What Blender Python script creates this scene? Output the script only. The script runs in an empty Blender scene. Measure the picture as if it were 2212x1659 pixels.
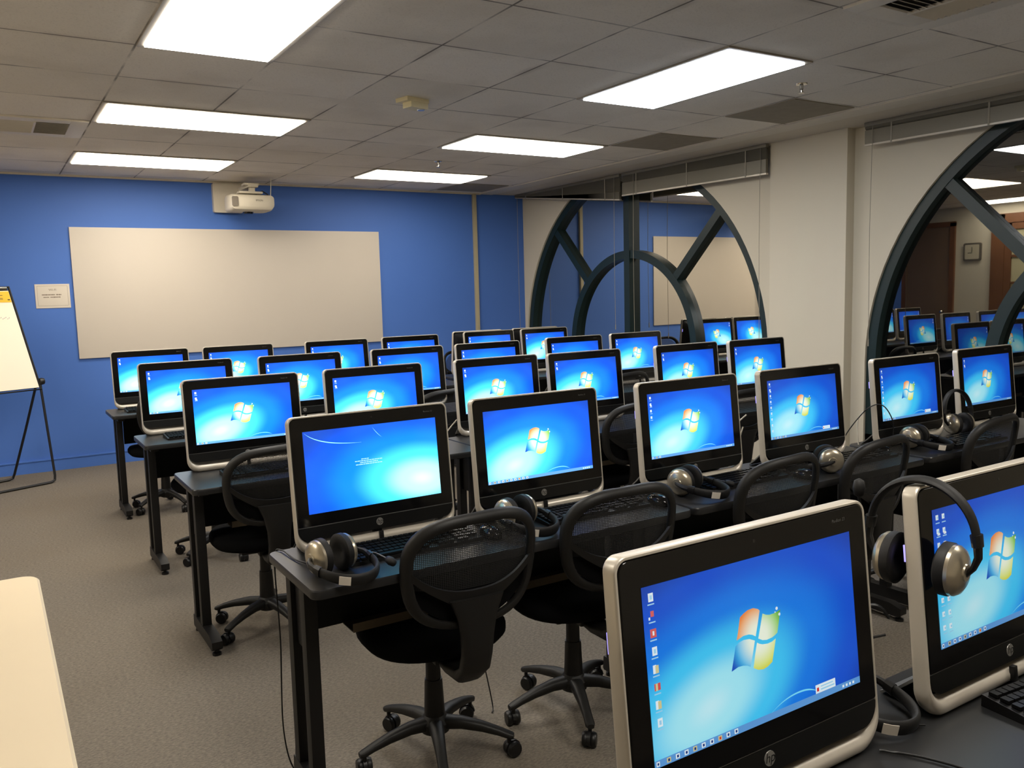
import bpy, bmesh, math, random
from mathutils import Vector, Matrix
random.seed(7)
C = bpy.context.scene.collection
PI = math.pi
sc = bpy.context.scene

# ------------------------------------------------------------------ materials
def lin(c):
    return tuple(((v / 255) / 12.92 if v / 255 <= .04045 else ((v / 255 + .055) / 1.055) ** 2.4) for v in c)

def new_mat(name):
    m = bpy.data.materials.new(name); m.use_nodes = True
    nt = m.node_tree
    b = nt.nodes['Principled BSDF']
    return m, nt, b

def mat(name, rgb, rough=.5, metal=0., spec=.5, var=.08, scale=30., bump=0., coat=0., coord='Object'):
    """procedural paint / plastic / metal: slight noise in colour and relief"""
    m, nt, b = new_mat(name)
    c = lin(rgb)
    tc = nt.nodes.new('ShaderNodeTexCoord')
    n = nt.nodes.new('ShaderNodeTexNoise'); n.inputs['Scale'].default_value = scale; n.inputs['Detail'].default_value = 3
    nt.links.new(tc.outputs[coord], n.inputs['Vector'])
    mx = nt.nodes.new('ShaderNodeMix'); mx.data_type = 'RGBA'
    mx.inputs[6].default_value = (*[v * (1 - var) for v in c], 1)
    mx.inputs[7].default_value = (*[min(1, v * (1 + var)) for v in c], 1)
    nt.links.new(n.outputs['Fac'], mx.inputs[0])
    nt.links.new(mx.outputs[2], b.inputs['Base Color'])
    b.inputs['Roughness'].default_value = rough
    b.inputs['Metallic'].default_value = metal
    b.inputs['Specular IOR Level'].default_value = spec
    b.inputs['Coat Weight'].default_value = coat
    if bump:
        bp = nt.nodes.new('ShaderNodeBump'); bp.inputs['Strength'].default_value = bump; bp.inputs['Distance'].default_value = .002
        nt.links.new(n.outputs['Fac'], bp.inputs['Height']); nt.links.new(bp.outputs['Normal'], b.inputs['Normal'])
    return m

def emit(name, rgb, strength, var=0.):
    m, nt, b = new_mat(name)
    b.inputs['Base Color'].default_value = (.02, .02, .02, 1)
    tc = nt.nodes.new('ShaderNodeTexCoord')
    n = nt.nodes.new('ShaderNodeTexNoise'); n.inputs['Scale'].default_value = 8
    nt.links.new(tc.outputs['Object'], n.inputs['Vector'])
    mx = nt.nodes.new('ShaderNodeMix'); mx.data_type = 'RGBA'
    c = lin(rgb)
    mx.inputs[6].default_value = (*[v * (1 - var) for v in c], 1); mx.inputs[7].default_value = (*c, 1)
    nt.links.new(n.outputs['Fac'], mx.inputs[0]); nt.links.new(mx.outputs[2], b.inputs['Emission Color'])
    b.inputs['Emission Strength'].default_value = strength
    return m

class G:
    """tiny node-graph helper"""
    def __init__(s, nt): s.nt = nt
    def _in(s, sock, v):
        if hasattr(v, 'links') or hasattr(v, 'is_linked'): s.nt.links.new(v, sock)
        else: sock.default_value = v
    def m(s, op, a, b=0., c=None):
        n = s.nt.nodes.new('ShaderNodeMath'); n.operation = op
        s._in(n.inputs[0], a); s._in(n.inputs[1], b)
        if c is not None: s._in(n.inputs[2], c)
        return n.outputs[0]
    def ss(s, x, a, b):
        n = s.nt.nodes.new('ShaderNodeMapRange'); n.interpolation_type = 'SMOOTHSTEP'
        s._in(n.inputs[0], x); n.inputs[1].default_value = a; n.inputs[2].default_value = b
        return n.outputs[0]
    def mix(s, f, a, b, blend='MIX'):
        n = s.nt.nodes.new('ShaderNodeMix'); n.data_type = 'RGBA'; n.blend_type = blend
        s._in(n.inputs[0], f)
        for k, v in ((6, a), (7, b)):
            if isinstance(v, tuple): n.inputs[k].default_value = (*v[:3], 1)
            else: s.nt.links.new(v, n.inputs[k])
        return n.outputs[2]
    def uv(s):
        t = s.nt.nodes.new('ShaderNodeTexCoord'); x = s.nt.nodes.new('ShaderNodeSeparateXYZ')
        s.nt.links.new(t.outputs['UV'], x.inputs[0]); return x.outputs[0], x.outputs[1]
    def obj(s):
        t = s.nt.nodes.new('ShaderNodeTexCoord'); x = s.nt.nodes.new('ShaderNodeSeparateXYZ')
        s.nt.links.new(t.outputs['Object'], x.inputs[0]); return t.outputs['Object'], x.outputs
    def noise(s, vec, scale, detail=3, rough=.5):
        n = s.nt.nodes.new('ShaderNodeTexNoise'); n.inputs['Scale'].default_value = scale; n.inputs['Detail'].default_value = detail
        n.inputs['Roughness'].default_value = rough
        s.nt.links.new(vec, n.inputs['Vector']); return n.outputs['Fac']

def glow_attr(nt):
    a = nt.nodes.new('ShaderNodeAttribute'); a.attribute_type = 'OBJECT'; a.attribute_name = 'glow'
    return a.outputs['Fac']

def screen_base(b):
    b.inputs['Base Color'].default_value = (.004, .004, .005, 1)
    b.inputs['Roughness'].default_value = .12
    b.inputs['Specular IOR Level'].default_value = .45

def wallpaper(name, gx, gy, kx, ky, rot):
    m, nt, b = new_mat(name); g = G(nt); screen_base(b)
    u, v = g.uv()
    du = g.m('SUBTRACT', u, gx); dv = g.m('SUBTRACT', v, gy)
    cr, sr = math.cos(rot), math.sin(rot)
    p = g.m('ADD', g.m('MULTIPLY', du, cr), g.m('MULTIPLY', dv, sr))
    q = g.m('SUBTRACT', g.m('MULTIPLY', dv, cr), g.m('MULTIPLY', du, sr))
    d = g.m('SQRT', g.m('ADD', g.m('POWER', g.m('ABSOLUTE', g.m('MULTIPLY', p, kx)), 2.), g.m('POWER', g.m('ABSOLUTE', g.m('MULTIPLY', q, ky)), 2.)))
    r = nt.nodes.new('ShaderNodeValToRGB'); r.color_ramp.interpolation = 'EASE'
    el = r.color_ramp.elements
    cols = [(0., (196, 240, 247)), (.14, (166, 234, 246)), (.34, (64, 198, 246)), (.55, (8, 116, 228)), (.8, (5, 70, 204)), (1., (12, 46, 162))]
    el[0].position = 0; el[0].color = (*lin(cols[0][1]), 1); el[1].position = 1; el[1].color = (*lin(cols[-1][1]), 1)
    for pos, c in cols[1:-1]:
        e = el.new(pos); e.color = (*lin(c), 1)
    nt.links.new(d, r.inputs[0])
    # soft light streaks
    w = nt.nodes.new('ShaderNodeTexNoise'); w.inputs['Scale'].default_value = 3.; w.inputs['Detail'].default_value = 1
    tc = nt.nodes.new('ShaderNodeTexCoord'); nt.links.new(tc.outputs['UV'], w.inputs['Vector'])
    col = g.mix(g.m('MULTIPLY', w.outputs['Fac'], .10), r.outputs[0], (.1, .55, 1.), 'MIX')
    nt.links.new(col, b.inputs['Emission Color'])
    nt.links.new(glow_attr(nt), b.inputs['Emission Strength'])
    return m

def flag_mat(name, rgb, edge):
    m, nt, b = new_mat(name); g = G(nt); screen_base(b)
    u, v = g.uv()
    du = g.m('SUBTRACT', u, .49); dv = g.m('MULTIPLY', g.m('SUBTRACT', v, .52), .56)
    d = g.m('SQRT', g.m('ADD', g.m('POWER', g.m('ABSOLUTE', du), 2.), g.m('POWER', g.m('ABSOLUTE', dv), 2.)))
    col = g.mix(g.ss(d, .03, .12), lin((238, 246, 226)), lin(rgb))
    col = g.mix(g.ss(d, .09, .15), col, lin(edge))
    nt.links.new(col, b.inputs['Emission Color'])
    nt.links.new(glow_attr(nt), b.inputs['Emission Strength'])
    return m

def glow_mat(name, rgb):
    m, nt, b = new_mat(name); g = G(nt); screen_base(b)
    u, v = g.uv()
    c = g.mix(g.m('MULTIPLY', v, .12), lin(rgb), (1, 1, 1))
    nt.links.new(c, b.inputs['Emission Color']); nt.links.new(glow_attr(nt), b.inputs['Emission Strength'])
    return m

M = {}
M['black_gloss'] = mat('gloss_black_plastic', (11, 10, 10), .12, spec=.40, var=.05, coat=.0)
M['black'] = mat('matt_black_plastic', (16, 15, 15), .42, spec=.4, var=.12)
M['chin'] = mat('satin_black_plastic', (14, 14, 14), .33, spec=.4, var=.08)
M['black_soft'] = mat('soft_black_vinyl', (15, 14, 14), .6, spec=.4, var=.15, scale=80, bump=.2)
M['fabric'] = mat('black_seat_fabric', (11, 11, 12), .95, spec=.08, var=.3, scale=400, bump=.5)
M['chair_plastic'] = mat('chair_black_plastic', (19, 18, 17), .5, spec=.4, var=.12, scale=60, bump=.08)
M['silver'] = mat('silver_plastic', (200, 192, 179), .32, metal=.25, var=.04)
M['stand_grey'] = mat('stand_grey_metal', (120, 120, 118), .4, metal=.3, var=.05)
M['chrome'] = mat('chrome', (200, 196, 188), .12, metal=1., var=.03)
M['cup_silver'] = mat('brushed_cup_silver', (190, 180, 160), .28, metal=.8, var=.05)
M['badge'] = mat('badge_grey', (150, 148, 144), .35, metal=.5, var=.05)
M['print_grey'] = mat('printed_grey', (96, 95, 92), .5, var=.03)
M['desk_top'] = mat('graphite_laminate', (36, 36, 37), .36, spec=.4, var=.10, scale=240)
M['desk_metal'] = mat('black_powder_steel', (17, 16, 16), .5, spec=.4, var=.1, scale=120, bump=.05)
M['panel_black'] = mat('black_modesty_panel', (11, 11, 11), .6, spec=.3, var=.1)
M['tray'] = mat('beige_tray', (96, 84, 66), .6, var=.06)
M['cream_top'] = mat('cream_laminate', (222, 205, 174), .45, var=.02, scale=6)
M['cream_edge'] = mat('cream_edging', (232, 218, 186), .5, var=.02)
M['cord_black'] = mat('black_cord', (14, 14, 14), .5, var=.1)
M['cord_white'] = mat('white_cord', (196, 190, 176), .5, var=.05)
M['paper'] = mat('white_paper', (214, 206, 194), .8, var=.02, scale=10)
M['pad'] = mat('flip_pad_paper', (250, 240, 222), .8, var=.015, scale=4)
M['yellow'] = mat('yellow_card', (236, 190, 40), .6, var=.04)
M['ink'] = mat('dark_ink', (120, 106, 92), .8, var=.05)
M['ink_dark'] = mat('black_ink', (60, 56, 50), .8, var=.05)
M['ink_faint'] = mat('faint_marker', (196, 184, 178), .8, var=.05)
M['easel_black'] = mat('easel_black_tube', (22, 22, 24), .45, var=.1)
M['white_board'] = mat('whiteboard_enamel', (202, 194, 184), .38, spec=.4, var=.02, scale=2.5)
M['projector'] = mat('projector_white', (206, 198, 182), .5, var=.03)
M['projector_grey'] = mat('projector_grey', (120, 112, 102), .5, var=.08)
M['lens'] = mat('dark_lens', (14, 14, 18), .05, spec=.8, var=.02)
M['beige_wall'] = mat('beige_wall_paint', (206, 198, 180), .7, spec=.25, var=.025, scale=1.6, bump=.03)
M['column'] = mat('column_paint', (210, 202, 184), .7, spec=.25, var=.02, scale=1.4)
M['jamb'] = mat('column_return_paint', (170, 158, 138), .7, spec=.25, var=.02)
M['pipe'] = mat('beige_conduit', (176, 166, 138), .5, var=.03)
M['trim_white'] = mat('ceiling_angle', (214, 206, 190), .6, var=.05)
M['soffit'] = mat('soffit_paint', (206, 196, 178), .7, var=.04, scale=3)
M['green_frame'] = mat('dark_green_window_steel', (20, 40, 41), .38, spec=.5, var=.10, scale=12)
M['blind'] = mat('aluminium_slats', (126, 121, 108), .45, metal=.25, var=.06, scale=90)
M['blind_cord'] = mat('blind_cord', (150, 144, 130), .6, var=.05)
M['fix_frame'] = mat('light_frame', (170, 162, 148), .5, var=.03)
M['vent'] = mat('vent_enamel', (226, 218, 204), .5, var=.04)
M['vent_dark'] = mat('vent_dark_slots', (48, 42, 38), .7, var=.1)
M['stain_tile'] = mat('grey_perforated_return', (146, 136, 118), .8, var=.14, scale=14)
M['old_cream'] = mat('yellowed_plastic', (228, 216, 176), .5, var=.04)
M['clear'] = mat('clear_lens', (170, 176, 190), .1, var=.05, spec=.8)
M['wood'] = mat('brown_stained_wood', (112, 74, 48), .45, var=.25, scale=5)
M['door_brown'] = mat('brown_door_veneer', (118, 96, 76), .5, var=.12, scale=4)
M['curtain_glass'] = mat('pale_door_glass', (190, 184, 150), .3, var=.04, scale=3)
M['clock_grey'] = mat('clock_rim', (98, 92, 84), .5, var=.05)
M['clock_face'] = mat('clock_face', (190, 182, 160), .5, var=.02)

# painted blue wall with soft roller texture
def wall_blue():
    m, nt, b = new_mat('blue_wall_paint'); g = G(nt)
    vec, _ = g.obj()
    n = g.noise(vec, 1.2, 2); f = g.noise(vec, 160, 2)
    c = g.mix(n, lin((72, 112, 192)), lin((80, 121, 202)))
    nt.links.new(c, b.inputs['Base Color']); b.inputs['Roughness'].default_value = .55; b.inputs['Specular IOR Level'].default_value = .3
    bp = nt.nodes.new('ShaderNodeBump'); bp.inputs['Strength'].default_value = .05; bp.inputs['Distance'].default_value = .002
    nt.links.new(f, bp.inputs['Height']); nt.links.new(bp.outputs['Normal'], b.inputs['Normal'])
    return m
M['blue_wall'] = wall_blue()

def carpet():
    m, nt, b = new_mat('grey_loop_carpet'); g = G(nt)
    vec, _ = g.obj()
    mp = nt.nodes.new('ShaderNodeMapping'); mp.inputs['Scale'].default_value = (1., 2.2, 1.); nt.links.new(vec, mp.inputs[0])
    n1 = g.noise(mp.outputs[0], 70, 4, .7); n2 = g.noise(vec, 1.1, 3); n3 = g.noise(vec, 300, 2)
    c = g.mix(g.ss(n1, .3, .72), lin((100, 94, 86)), lin((134, 126, 115)))
    c = g.mix(g.m('MULTIPLY', g.ss(n2, .4, .75), .35), c, lin((112, 102, 88)))
    nt.links.new(c, b.inputs['Base Color']); b.inputs['Roughness'].default_value = .95; b.inputs['Specular IOR Level'].default_value = .1
    bp = nt.nodes.new('ShaderNodeBump'); bp.inputs['Strength'].default_value = .6; bp.inputs['Distance'].default_value = .006
    nt.links.new(g.m('ADD', n1, n3), bp.inputs['Height']); nt.links.new(bp.outputs['Normal'], b.inputs['Normal'])
    return m
M['carpet'] = carpet()

GX0, GY0, T = .67, 4.165, .61        # ceiling grid
def ceiling_mat():
    m, nt, b = new_mat('lay_in_ceiling_tiles'); g = G(nt)
    vec, o = g.obj()
    def line(x, x0):
        f = g.m('FRACT', g.m('ADD', g.m('DIVIDE', g.m('SUBTRACT', x, x0), T), 40.))
        return g.m('MULTIPLY', g.m('MINIMUM', f, g.m('SUBTRACT', 1., f)), T)      # metres from the nearest line
    lx, ly = line(o[0], GX0), line(o[1], GY0)
    # each tile its own tone
    ix = g.m('FLOOR', g.m('DIVIDE', g.m('SUBTRACT', o[0], GX0), T)); iy = g.m('FLOOR', g.m('DIVIDE', g.m('SUBTRACT', o[1], GY0), T))
    cv = nt.nodes.new('ShaderNodeCombineXYZ'); nt.links.new(ix, cv.inputs[0]); nt.links.new(iy, cv.inputs[1])
    wn = nt.nodes.new('ShaderNodeTexWhiteNoise'); wn.noise_dimensions = '2D'; nt.links.new(cv.outputs[0], wn.inputs['Vector'])
    c = g.mix(wn.outputs['Value'], lin((236, 228, 214)), lin((245, 237, 224)))
    sp = g.noise(vec, 120, 3); big = g.noise(vec, 2.2, 3)
    c = g.mix(g.m('MULTIPLY', g.ss(sp, .5, .75), .22), c, lin((176, 164, 146)))
    c = g.mix(g.m('MULTIPLY', g.ss(big, .45, .75), .25), c, lin((196, 184, 166)))
    # grubby joint: a slim darker reveal, broken up by noise so the dirt is uneven
    dirt = g.noise(vec, 2.6, 3)
    d = g.m('MINIMUM', lx, ly)
    j = g.m('MULTIPLY', g.m('SUBTRACT', 1., g.ss(d, .002, .0085)), g.ss(dirt, .32, .62))
    c = g.mix(g.m('MULTIPLY', j, .85), c, lin((76, 68, 58)))
    s = g.m('MULTIPLY', g.m('SUBTRACT', 1., g.ss(d, .008, .05)), g.ss(dirt, .5, .75))
    c = g.mix(g.m('MULTIPLY', s, .35), c, lin((150, 138, 120)))
    nt.links.new(c, b.inputs['Base Color']); b.inputs['Roughness'].default_value = .9; b.inputs['Specular IOR Level'].default_value = .15
    bp = nt.nodes.new('ShaderNodeBump'); bp.inputs['Strength'].default_value = .12; bp.inputs['Distance'].default_value = .003
    nt.links.new(sp, bp.inputs['Height']); nt.links.new(bp.outputs['Normal'], b.inputs['Normal'])
    return m
M['ceiling'] = ceiling_mat()

def glass_mat():
    """night window with a reflective film: half mirror, half see-through to the dark outside"""
    m = bpy.data.materials.new('filmed_night_glass'); m.use_nodes = True; nt = m.node_tree; nt.nodes.clear()
    o = nt.nodes.new('ShaderNodeOutputMaterial'); mx = nt.nodes.new('ShaderNodeMixShader')
    gl = nt.nodes.new('ShaderNodeBsdfGlossy'); gl.inputs['Roughness'].default_value = .012
    gl.inputs['Color'].default_value = (.95, .92, .84, 1)
    tr = nt.nodes.new('ShaderNodeBsdfTransparent'); tr.inputs['Color'].default_value = (.35, .38, .38, 1)
    fr = nt.nodes.new('ShaderNodeFresnel'); fr.inputs['IOR'].default_value = 1.5
    g = G(nt)
    tc = nt.nodes.new('ShaderNodeTexCoord'); n = g.noise(tc.outputs['Object'], .8, 2)
    f = g.m('ADD', g.m('MULTIPLY', fr.outputs[0], .55), g.m('ADD', .20, g.m('MULTIPLY', n, .04)))
    nt.links.new(f, mx.inputs[0]); nt.links.new(tr.outputs[0], mx.inputs[1]); nt.links.new(gl.outputs[0], mx.inputs[2])
    nt.links.new(mx.outputs[0], o.inputs[0])
    return m
M['glass'] = glass_mat()

def mesh_mat():
    """open black chair netting"""
    m = bpy.data.materials.new('black_chair_netting'); m.use_nodes = True; nt = m.node_tree; g = G(nt)
    b = nt.nodes['Principled BSDF']; b.inputs['Base Color'].default_value = (.012, .012, .012, 1); b.inputs['Roughness'].default_value = .7
    o = nt.nodes['Material Output']; tr = nt.nodes.new('ShaderNodeBsdfTransparent'); mx = nt.nodes.new('ShaderNodeMixShader')
    vec, x = g.obj()
    def st(v): return g.m('ABSOLUTE', g.m('SUBTRACT', g.m('FRACT', g.m('MULTIPLY', v, 190.)), .5))
    hole = g.m('MULTIPLY', g.ss(st(x[0]), .12, .25), g.ss(st(x[2]), .12, .25))
    f = g.m('SUBTRACT', 1., g.m('MULTIPLY', hole, .95))
    nt.links.new(f, mx.inputs[0]); nt.links.new(tr.outputs[0], mx.inputs[1]); nt.links.new(b.outputs[0], mx.inputs[2])
    nt.links.new(mx.outputs[0], o.inputs[0])
    return m
M['netting'] = mesh_mat()

M['wall_std'] = wallpaper('desktop_wallpaper', .25, .22, .90, 1.30, .85)
M['wall_login'] = wallpaper('sign_in_wallpaper', .86, .24, .95, 1.1, -.5)
M['f_red'] = flag_mat('flag_red', (240, 150, 70), (222, 70, 40))
M['f_green'] = flag_mat('flag_green', (140, 205, 90), (60, 140, 60))
M['f_blue'] = flag_mat('flag_blue', (70, 190, 240), (26, 80, 190))
M['f_yellow'] = flag_mat('flag_yellow', (216, 226, 90), (206, 176, 50))
M['s_white'] = glow_mat('screen_white', (225, 238, 244))
M['s_pale'] = glow_mat('screen_pale_blue', (150, 206, 236))
M['s_task'] = glow_mat('screen_taskbar', (92, 152, 214))
M['s_red'] = glow_mat('screen_red', (206, 44, 40))
M['s_tan'] = glow_mat('screen_tan', (206, 196, 140))
M['s_swoosh'] = glow_mat('screen_swoosh', (120, 220, 250))
M['s_dark'] = glow_mat('screen_dark_icon', (20, 50, 120))
M['led'] = emit('blue_white_led', (150, 140, 255), 2.2, .2)
M['tube_warm'] = emit('warm_panel_glow', (255, 240, 214), 1.0, .03)
M['tube_cool'] = emit('cool_panel_glow', (240, 246, 255), 1.0, .03)

# ------------------------------------------------------------------ mesh builder
class MB:
    def __init__(s): s.bm = bmesh.new(); s.slot = 0; s.uvs = None
    def _v(s, p, X): return s.bm.verts.new(X @ Vector(p) if X else Vector(p))
    def face(s, vs):
        try:
            f = s.bm.faces.new(vs); f.material_index = s.slot; return f
        except ValueError: return None
    def box(s, c, d, bev=0., X=None, seg=2):
        x, y, z = c; a, b, h = d[0] / 2, d[1] / 2, d[2] / 2
        v = [s._v((x + i * a, y + j * b, z + k * h), X) for i in (-1, 1) for j in (-1, 1) for k in (-1, 1)]
        fs = [s.face([v[i] for i in q]) for q in ((0, 1, 3, 2), (4, 6, 7, 5), (0, 4, 5, 1), (2, 3, 7, 6), (0, 2, 6, 4), (1, 5, 7, 3))]
        if bev:
            es = list({e for f in fs for e in f.edges})
            r = bmesh.ops.bevel(s.bm, geom=es, offset=bev, segments=seg, profile=.7, affect='EDGES')
            for f in r['faces']: f.material_index = s.slot
        return s
    def loops(s, rings, close=True, cap=True, ring_close=False):
        """skin a list of rings (lists of points)"""
        R = [[s.bm.verts.new(Vector(p)) for p in r] for r in rings]
        n = len(R[0]); m = len(R)
        for i in range(m if ring_close else m - 1):
            A, B = R[i], R[(i + 1) % m]
            for k in range(n if close else n - 1):
                s.face([A[k], A[(k + 1) % n], B[(k + 1) % n], B[k]])
        if cap and not ring_close:
            s.face(R[0][::-1]); s.face(R[-1])
        return s
    def tube(s, pts, r, seg=8, closed=False, flat=1., up=None, cap=True):
        """sweep a round or elliptical section along a polyline; r may be a list"""
        P = [Vector(p) for p in pts]; n = len(P)
        rr = r if isinstance(r, (list, tuple)) else [r] * n
        prev = None; rings = []
        for i in range(n):
            t = (P[(i + 1) % n] - P[i - 1]) if closed else (P[min(i + 1, n - 1)] - P[max(i - 1, 0)])
            if t.length < 1e-9: t = Vector((0, 0, 1))
            t.normalize()
            if up is not None: a = Vector(up) - t * t.dot(Vector(up))
            elif prev is None: a = t.orthogonal()
            else: a = prev - t * t.dot(prev)
            if a.length < 1e-6: a = t.orthogonal()
            a.normalize(); prev = a; b = t.cross(a)
            rings.append([P[i] + a * (rr[i] * math.cos(2 * PI * k / seg)) + b * (rr[i] * flat * math.sin(2 * PI * k / seg)) for k in range(seg)])
        return s.loops(rings, cap=cap, ring_close=closed)
    def lathe(s, prof, c=(0, 0, 0), seg=24, axis='z', X=None):
        """profile of (radius, height) turned about an axis"""
        def q(r, h, a):
            x, y = r * math.cos(a), r * math.sin(a)
            p = {'z': (x, y, h), 'x': (h, x, y), 'y': (x, h, y)}[axis]
            p = Vector(p) + Vector(c); return X @ p if X else p
        rings = [[q(max(r, 1e-4), h, 2 * PI * k / seg) for k in range(seg)] for r, h in prof]
        return s.loops(rings)
    def prism(s, poly, a, b, axis='z'):
        def q(p, h): return {'z': (p[0], p[1], h), 'x': (h, p[0], p[1]), 'y': (p[0], h, p[1])}[axis]
        return s.loops([[q(p, a) for p in poly], [q(p, b) for p in poly]])
    def poly(s, pts): s.face([s.bm.verts.new(Vector(p)) for p in pts]); return s
    def xform(s, X): bmesh.ops.transform(s.bm, matrix=X, verts=s.bm.verts); return s
    def build(s, name, m, parent=None, smooth=30, uvf=None):
        bmesh.ops.recalc_face_normals(s.bm, faces=s.bm.faces)
        me = bpy.data.meshes.new(name)
        if uvf:
            L = s.bm.loops.layers.uv.new('UVMap')
            for f in s.bm.faces:
                for l in f.loops: l[L].uv = uvf(l.vert.co)
        s.bm.to_mesh(me); s.bm.free()
        for x in (m if isinstance(m, (list, tuple)) else [m]): me.materials.append(x)
        if smooth:
            me.polygons.foreach_set('use_smooth', [True] * len(me.polygons))
            me.set_sharp_from_angle(angle=math.radians(smooth))
        o = bpy.data.objects.new(name, me); C.objects.link(o)
        if parent: o.parent = parent
        return o

def tag(o, label, cat, group=None, kind=None):
    if label: o['label'] = label
    if cat: o['category'] = cat
    if group: o['group'] = group
    if kind: o['kind'] = kind
    return o
def thing(name, label, cat, loc=(0, 0, 0), rz=0., group=None, rot=None):
    o = bpy.data.objects.new(name, None); C.objects.link(o); o.empty_display_size = .1
    o.location = loc; o.rotation_euler = rot if rot else (0, 0, rz)
    return tag(o, label, cat, group)
def struct(name, mb, m, parent=None, **k):
    o = mb.build(name, m, parent, **k)
    if not parent: o['kind'] = 'structure'
    return o
def dup(src, label=None, group=None, loc=None, rz=None, rot=None):
    def rec(o, par):
        c = o.copy(); C.objects.link(c); c.parent = par
        for ch in list(kids.get(o, [])): rec(ch, c)
        return c
    kids = {}
    for o in bpy.data.objects:
        if o.parent: kids.setdefault(o.parent, []).append(o)
    r = rec(src, None)
    if label: r['label'] = label
    if group: r['group'] = group
    if loc is not None: r.location = loc
    if rz is not None: r.rotation_euler = (0, 0, rz)
    if rot is not None: r.rotation_euler = rot
    return r

def rrect(w0, w1, h0, h1, r, n=6):
    """rounded rectangle outline; r = (bl, br, tr, tl)"""
    if not isinstance(r, (tuple, list)): r = (r,) * 4
    out = []
    for (cx, cy, a0, rad) in ((w0 + r[0], h0 + r[0], PI, r[0]), (w1 - r[1], h0 + r[1], 1.5 * PI, r[1]), (w1 - r[2], h1 - r[2], 0, r[2]), (w0 + r[3], h1 - r[3], .5 * PI, r[3])):
        for k in range(n + 1):
            a = a0 + .5 * PI * k / n
            out.append((cx + rad * math.cos(a), cy + rad * math.sin(a)))
    return out

def text_mesh(txt, size, name, m, parent, X, extrude=0., shear=0., align='CENTER'):
    cu = bpy.data.curves.new(name, 'FONT'); cu.body = txt; cu.size = size; cu.extrude = extrude; cu.shear = shear
    cu.align_x = align; cu.align_y = 'CENTER'
    to = bpy.data.objects.new(name, cu); C.objects.link(to)
    dg = bpy.context.evaluated_depsgraph_get(); dg.update()
    me = bpy.data.meshes.new_from_object(to.evaluated_get(dg))
    bpy.data.objects.remove(to); bpy.data.curves.remove(cu)
    me.transform(X); me.materials.clear(); me.materials.append(m)
    o = bpy.data.objects.new(name, me); C.objects.link(o)
    if parent: o.parent = parent
    return o

CEIL = 2.655
YW, XL, YB = 8.60, -1.9, -2.4
XC, XR, XG = 5.50, 5.59, 5.675          # column face, recessed wall face, glass
WY = (6.70, 2.07)                       # centres of the arched windows
ROUT, ZS, SILL = 1.853, .915, .30

# ------------------------------------------------------------------ room shell
b = MB(); b.box(((XL + 5.8) / 2, (YB + YW) / 2, -.05), (5.8 - XL + .4, YW - YB + .4, .1)); struct('floor', b, M['carpet'], smooth=0)
b = MB(); b.box(((XL + 5.16) / 2 - .1, (YB + YW) / 2, CEIL + .05), (5.16 - XL + .2, YW - YB + .4, .1)); struct('ceiling', b, M['ceiling'], smooth=0)
b = MB(); b.box(((XL + 5.8) / 2, YW + .06, CEIL / 2 + .05), (5.8 - XL + .4, .12, CEIL + .1)); struct('wall_front', b, M['blue_wall'], smooth=0)
b = MB(); b.box(((XL + 5.8) / 2, YB - .06, CEIL / 2 + .05), (5.8 - XL + .4, .12, CEIL + .1)); struct('wall_back', b, M['beige_wall'], smooth=0)
b = MB(); b.box((XL - .06, (YB + YW) / 2, CEIL / 2 + .05), (.12, YW - YB, CEIL + .1)); struct('wall_left', b, M['beige_wall'], smooth=0)
b = MB()
b.box(((XL + 5.59) / 2, YW - .006, .052), (5.59 - XL, .012, .104)); b.box(((XL + 5.59) / 2, YW - .009, .108), (5.59 - XL, .018, .014), .004)
struct('baseboard_front', b, M['blue_wall'])
# window wall: arched openings between the columns
def hole_top(y):
    z = None
    for wy in WY:
        d = abs(y - wy)
        if d < ROUT: z = ZS + math.sqrt(ROUT * ROUT - d * d)
    return z
b = MB()
X0, X1, ZT = XR, XR + .12, CEIL + .15
def wallbox(y0, y1, za0, za1, zb0, zb1):
    v = [b.bm.verts.new(p) for p in ((X0, y0, za0), (X0, y1, zb0), (X0, y1, zb1), (X0, y0, za1), (X1, y0, za0), (X1, y1, zb0), (X1, y1, zb1), (X1, y0, za1))]
    for q in ((0, 1, 2, 3), (7, 6, 5, 4), (0, 4, 5, 1), (3, 2, 6, 7), (0, 3, 7, 4), (1, 5, 6, 2)): b.face([v[i] for i in q])
ys = [YB]
for wy in sorted(WY):
    for k in range(49): ys.append(wy - ROUT * math.cos(PI * k / 48))
ys.append(YW)
for i in range(len(ys) - 1):
    ya, yb = ys[i], ys[i + 1]
    ym = (ya + yb) / 2
    if hole_top(ym) is None: wallbox(ya, yb, -.02, ZT, -.02, ZT); continue
    wallbox(ya, yb, -.02, SILL, -.02, SILL)
    za = hole_top(ya) or ZS; zb = hole_top(yb) or ZS
    if min(za, zb) < ZT - .01: wallbox(ya, yb, min(za, ZT - .001), ZT, min(zb, ZT - .001), ZT)
struct('wall_right', b, M['beige_wall'], smooth=0)
for n, (ya, yb) in enumerate(((4.04, 4.76), (-.60, .12))):
    b = MB(); b.box(((XC + XR + .02) / 2, (ya + yb) / 2, CEIL / 2), (XR + .02 - XC, yb - ya, CEIL), .004)
    struct('column_%d' % (n + 1), b, M['column'])
# perimeter angle and soffit strip along the window side
b = MB(); b.box((5.07, (YB + YW) / 2, CEIL - .004), (.19, YW - YB, .012), .002); struct('trim_1', b, M['trim_white'])
b = MB(); b.box(((5.175 + 5.75) / 2, (YB + YW) / 2, CEIL + .045), (5.75 - 5.175, YW - YB, .1)); struct('trim_2', b, M['soffit'], smooth=0)
b = MB(); b.box(((XL + 5.0) / 2, YW - .012, CEIL - .008), (5.0 - XL, .024, .016)); struct('trim_3', b, M['trim_white'], smooth=0)

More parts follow.
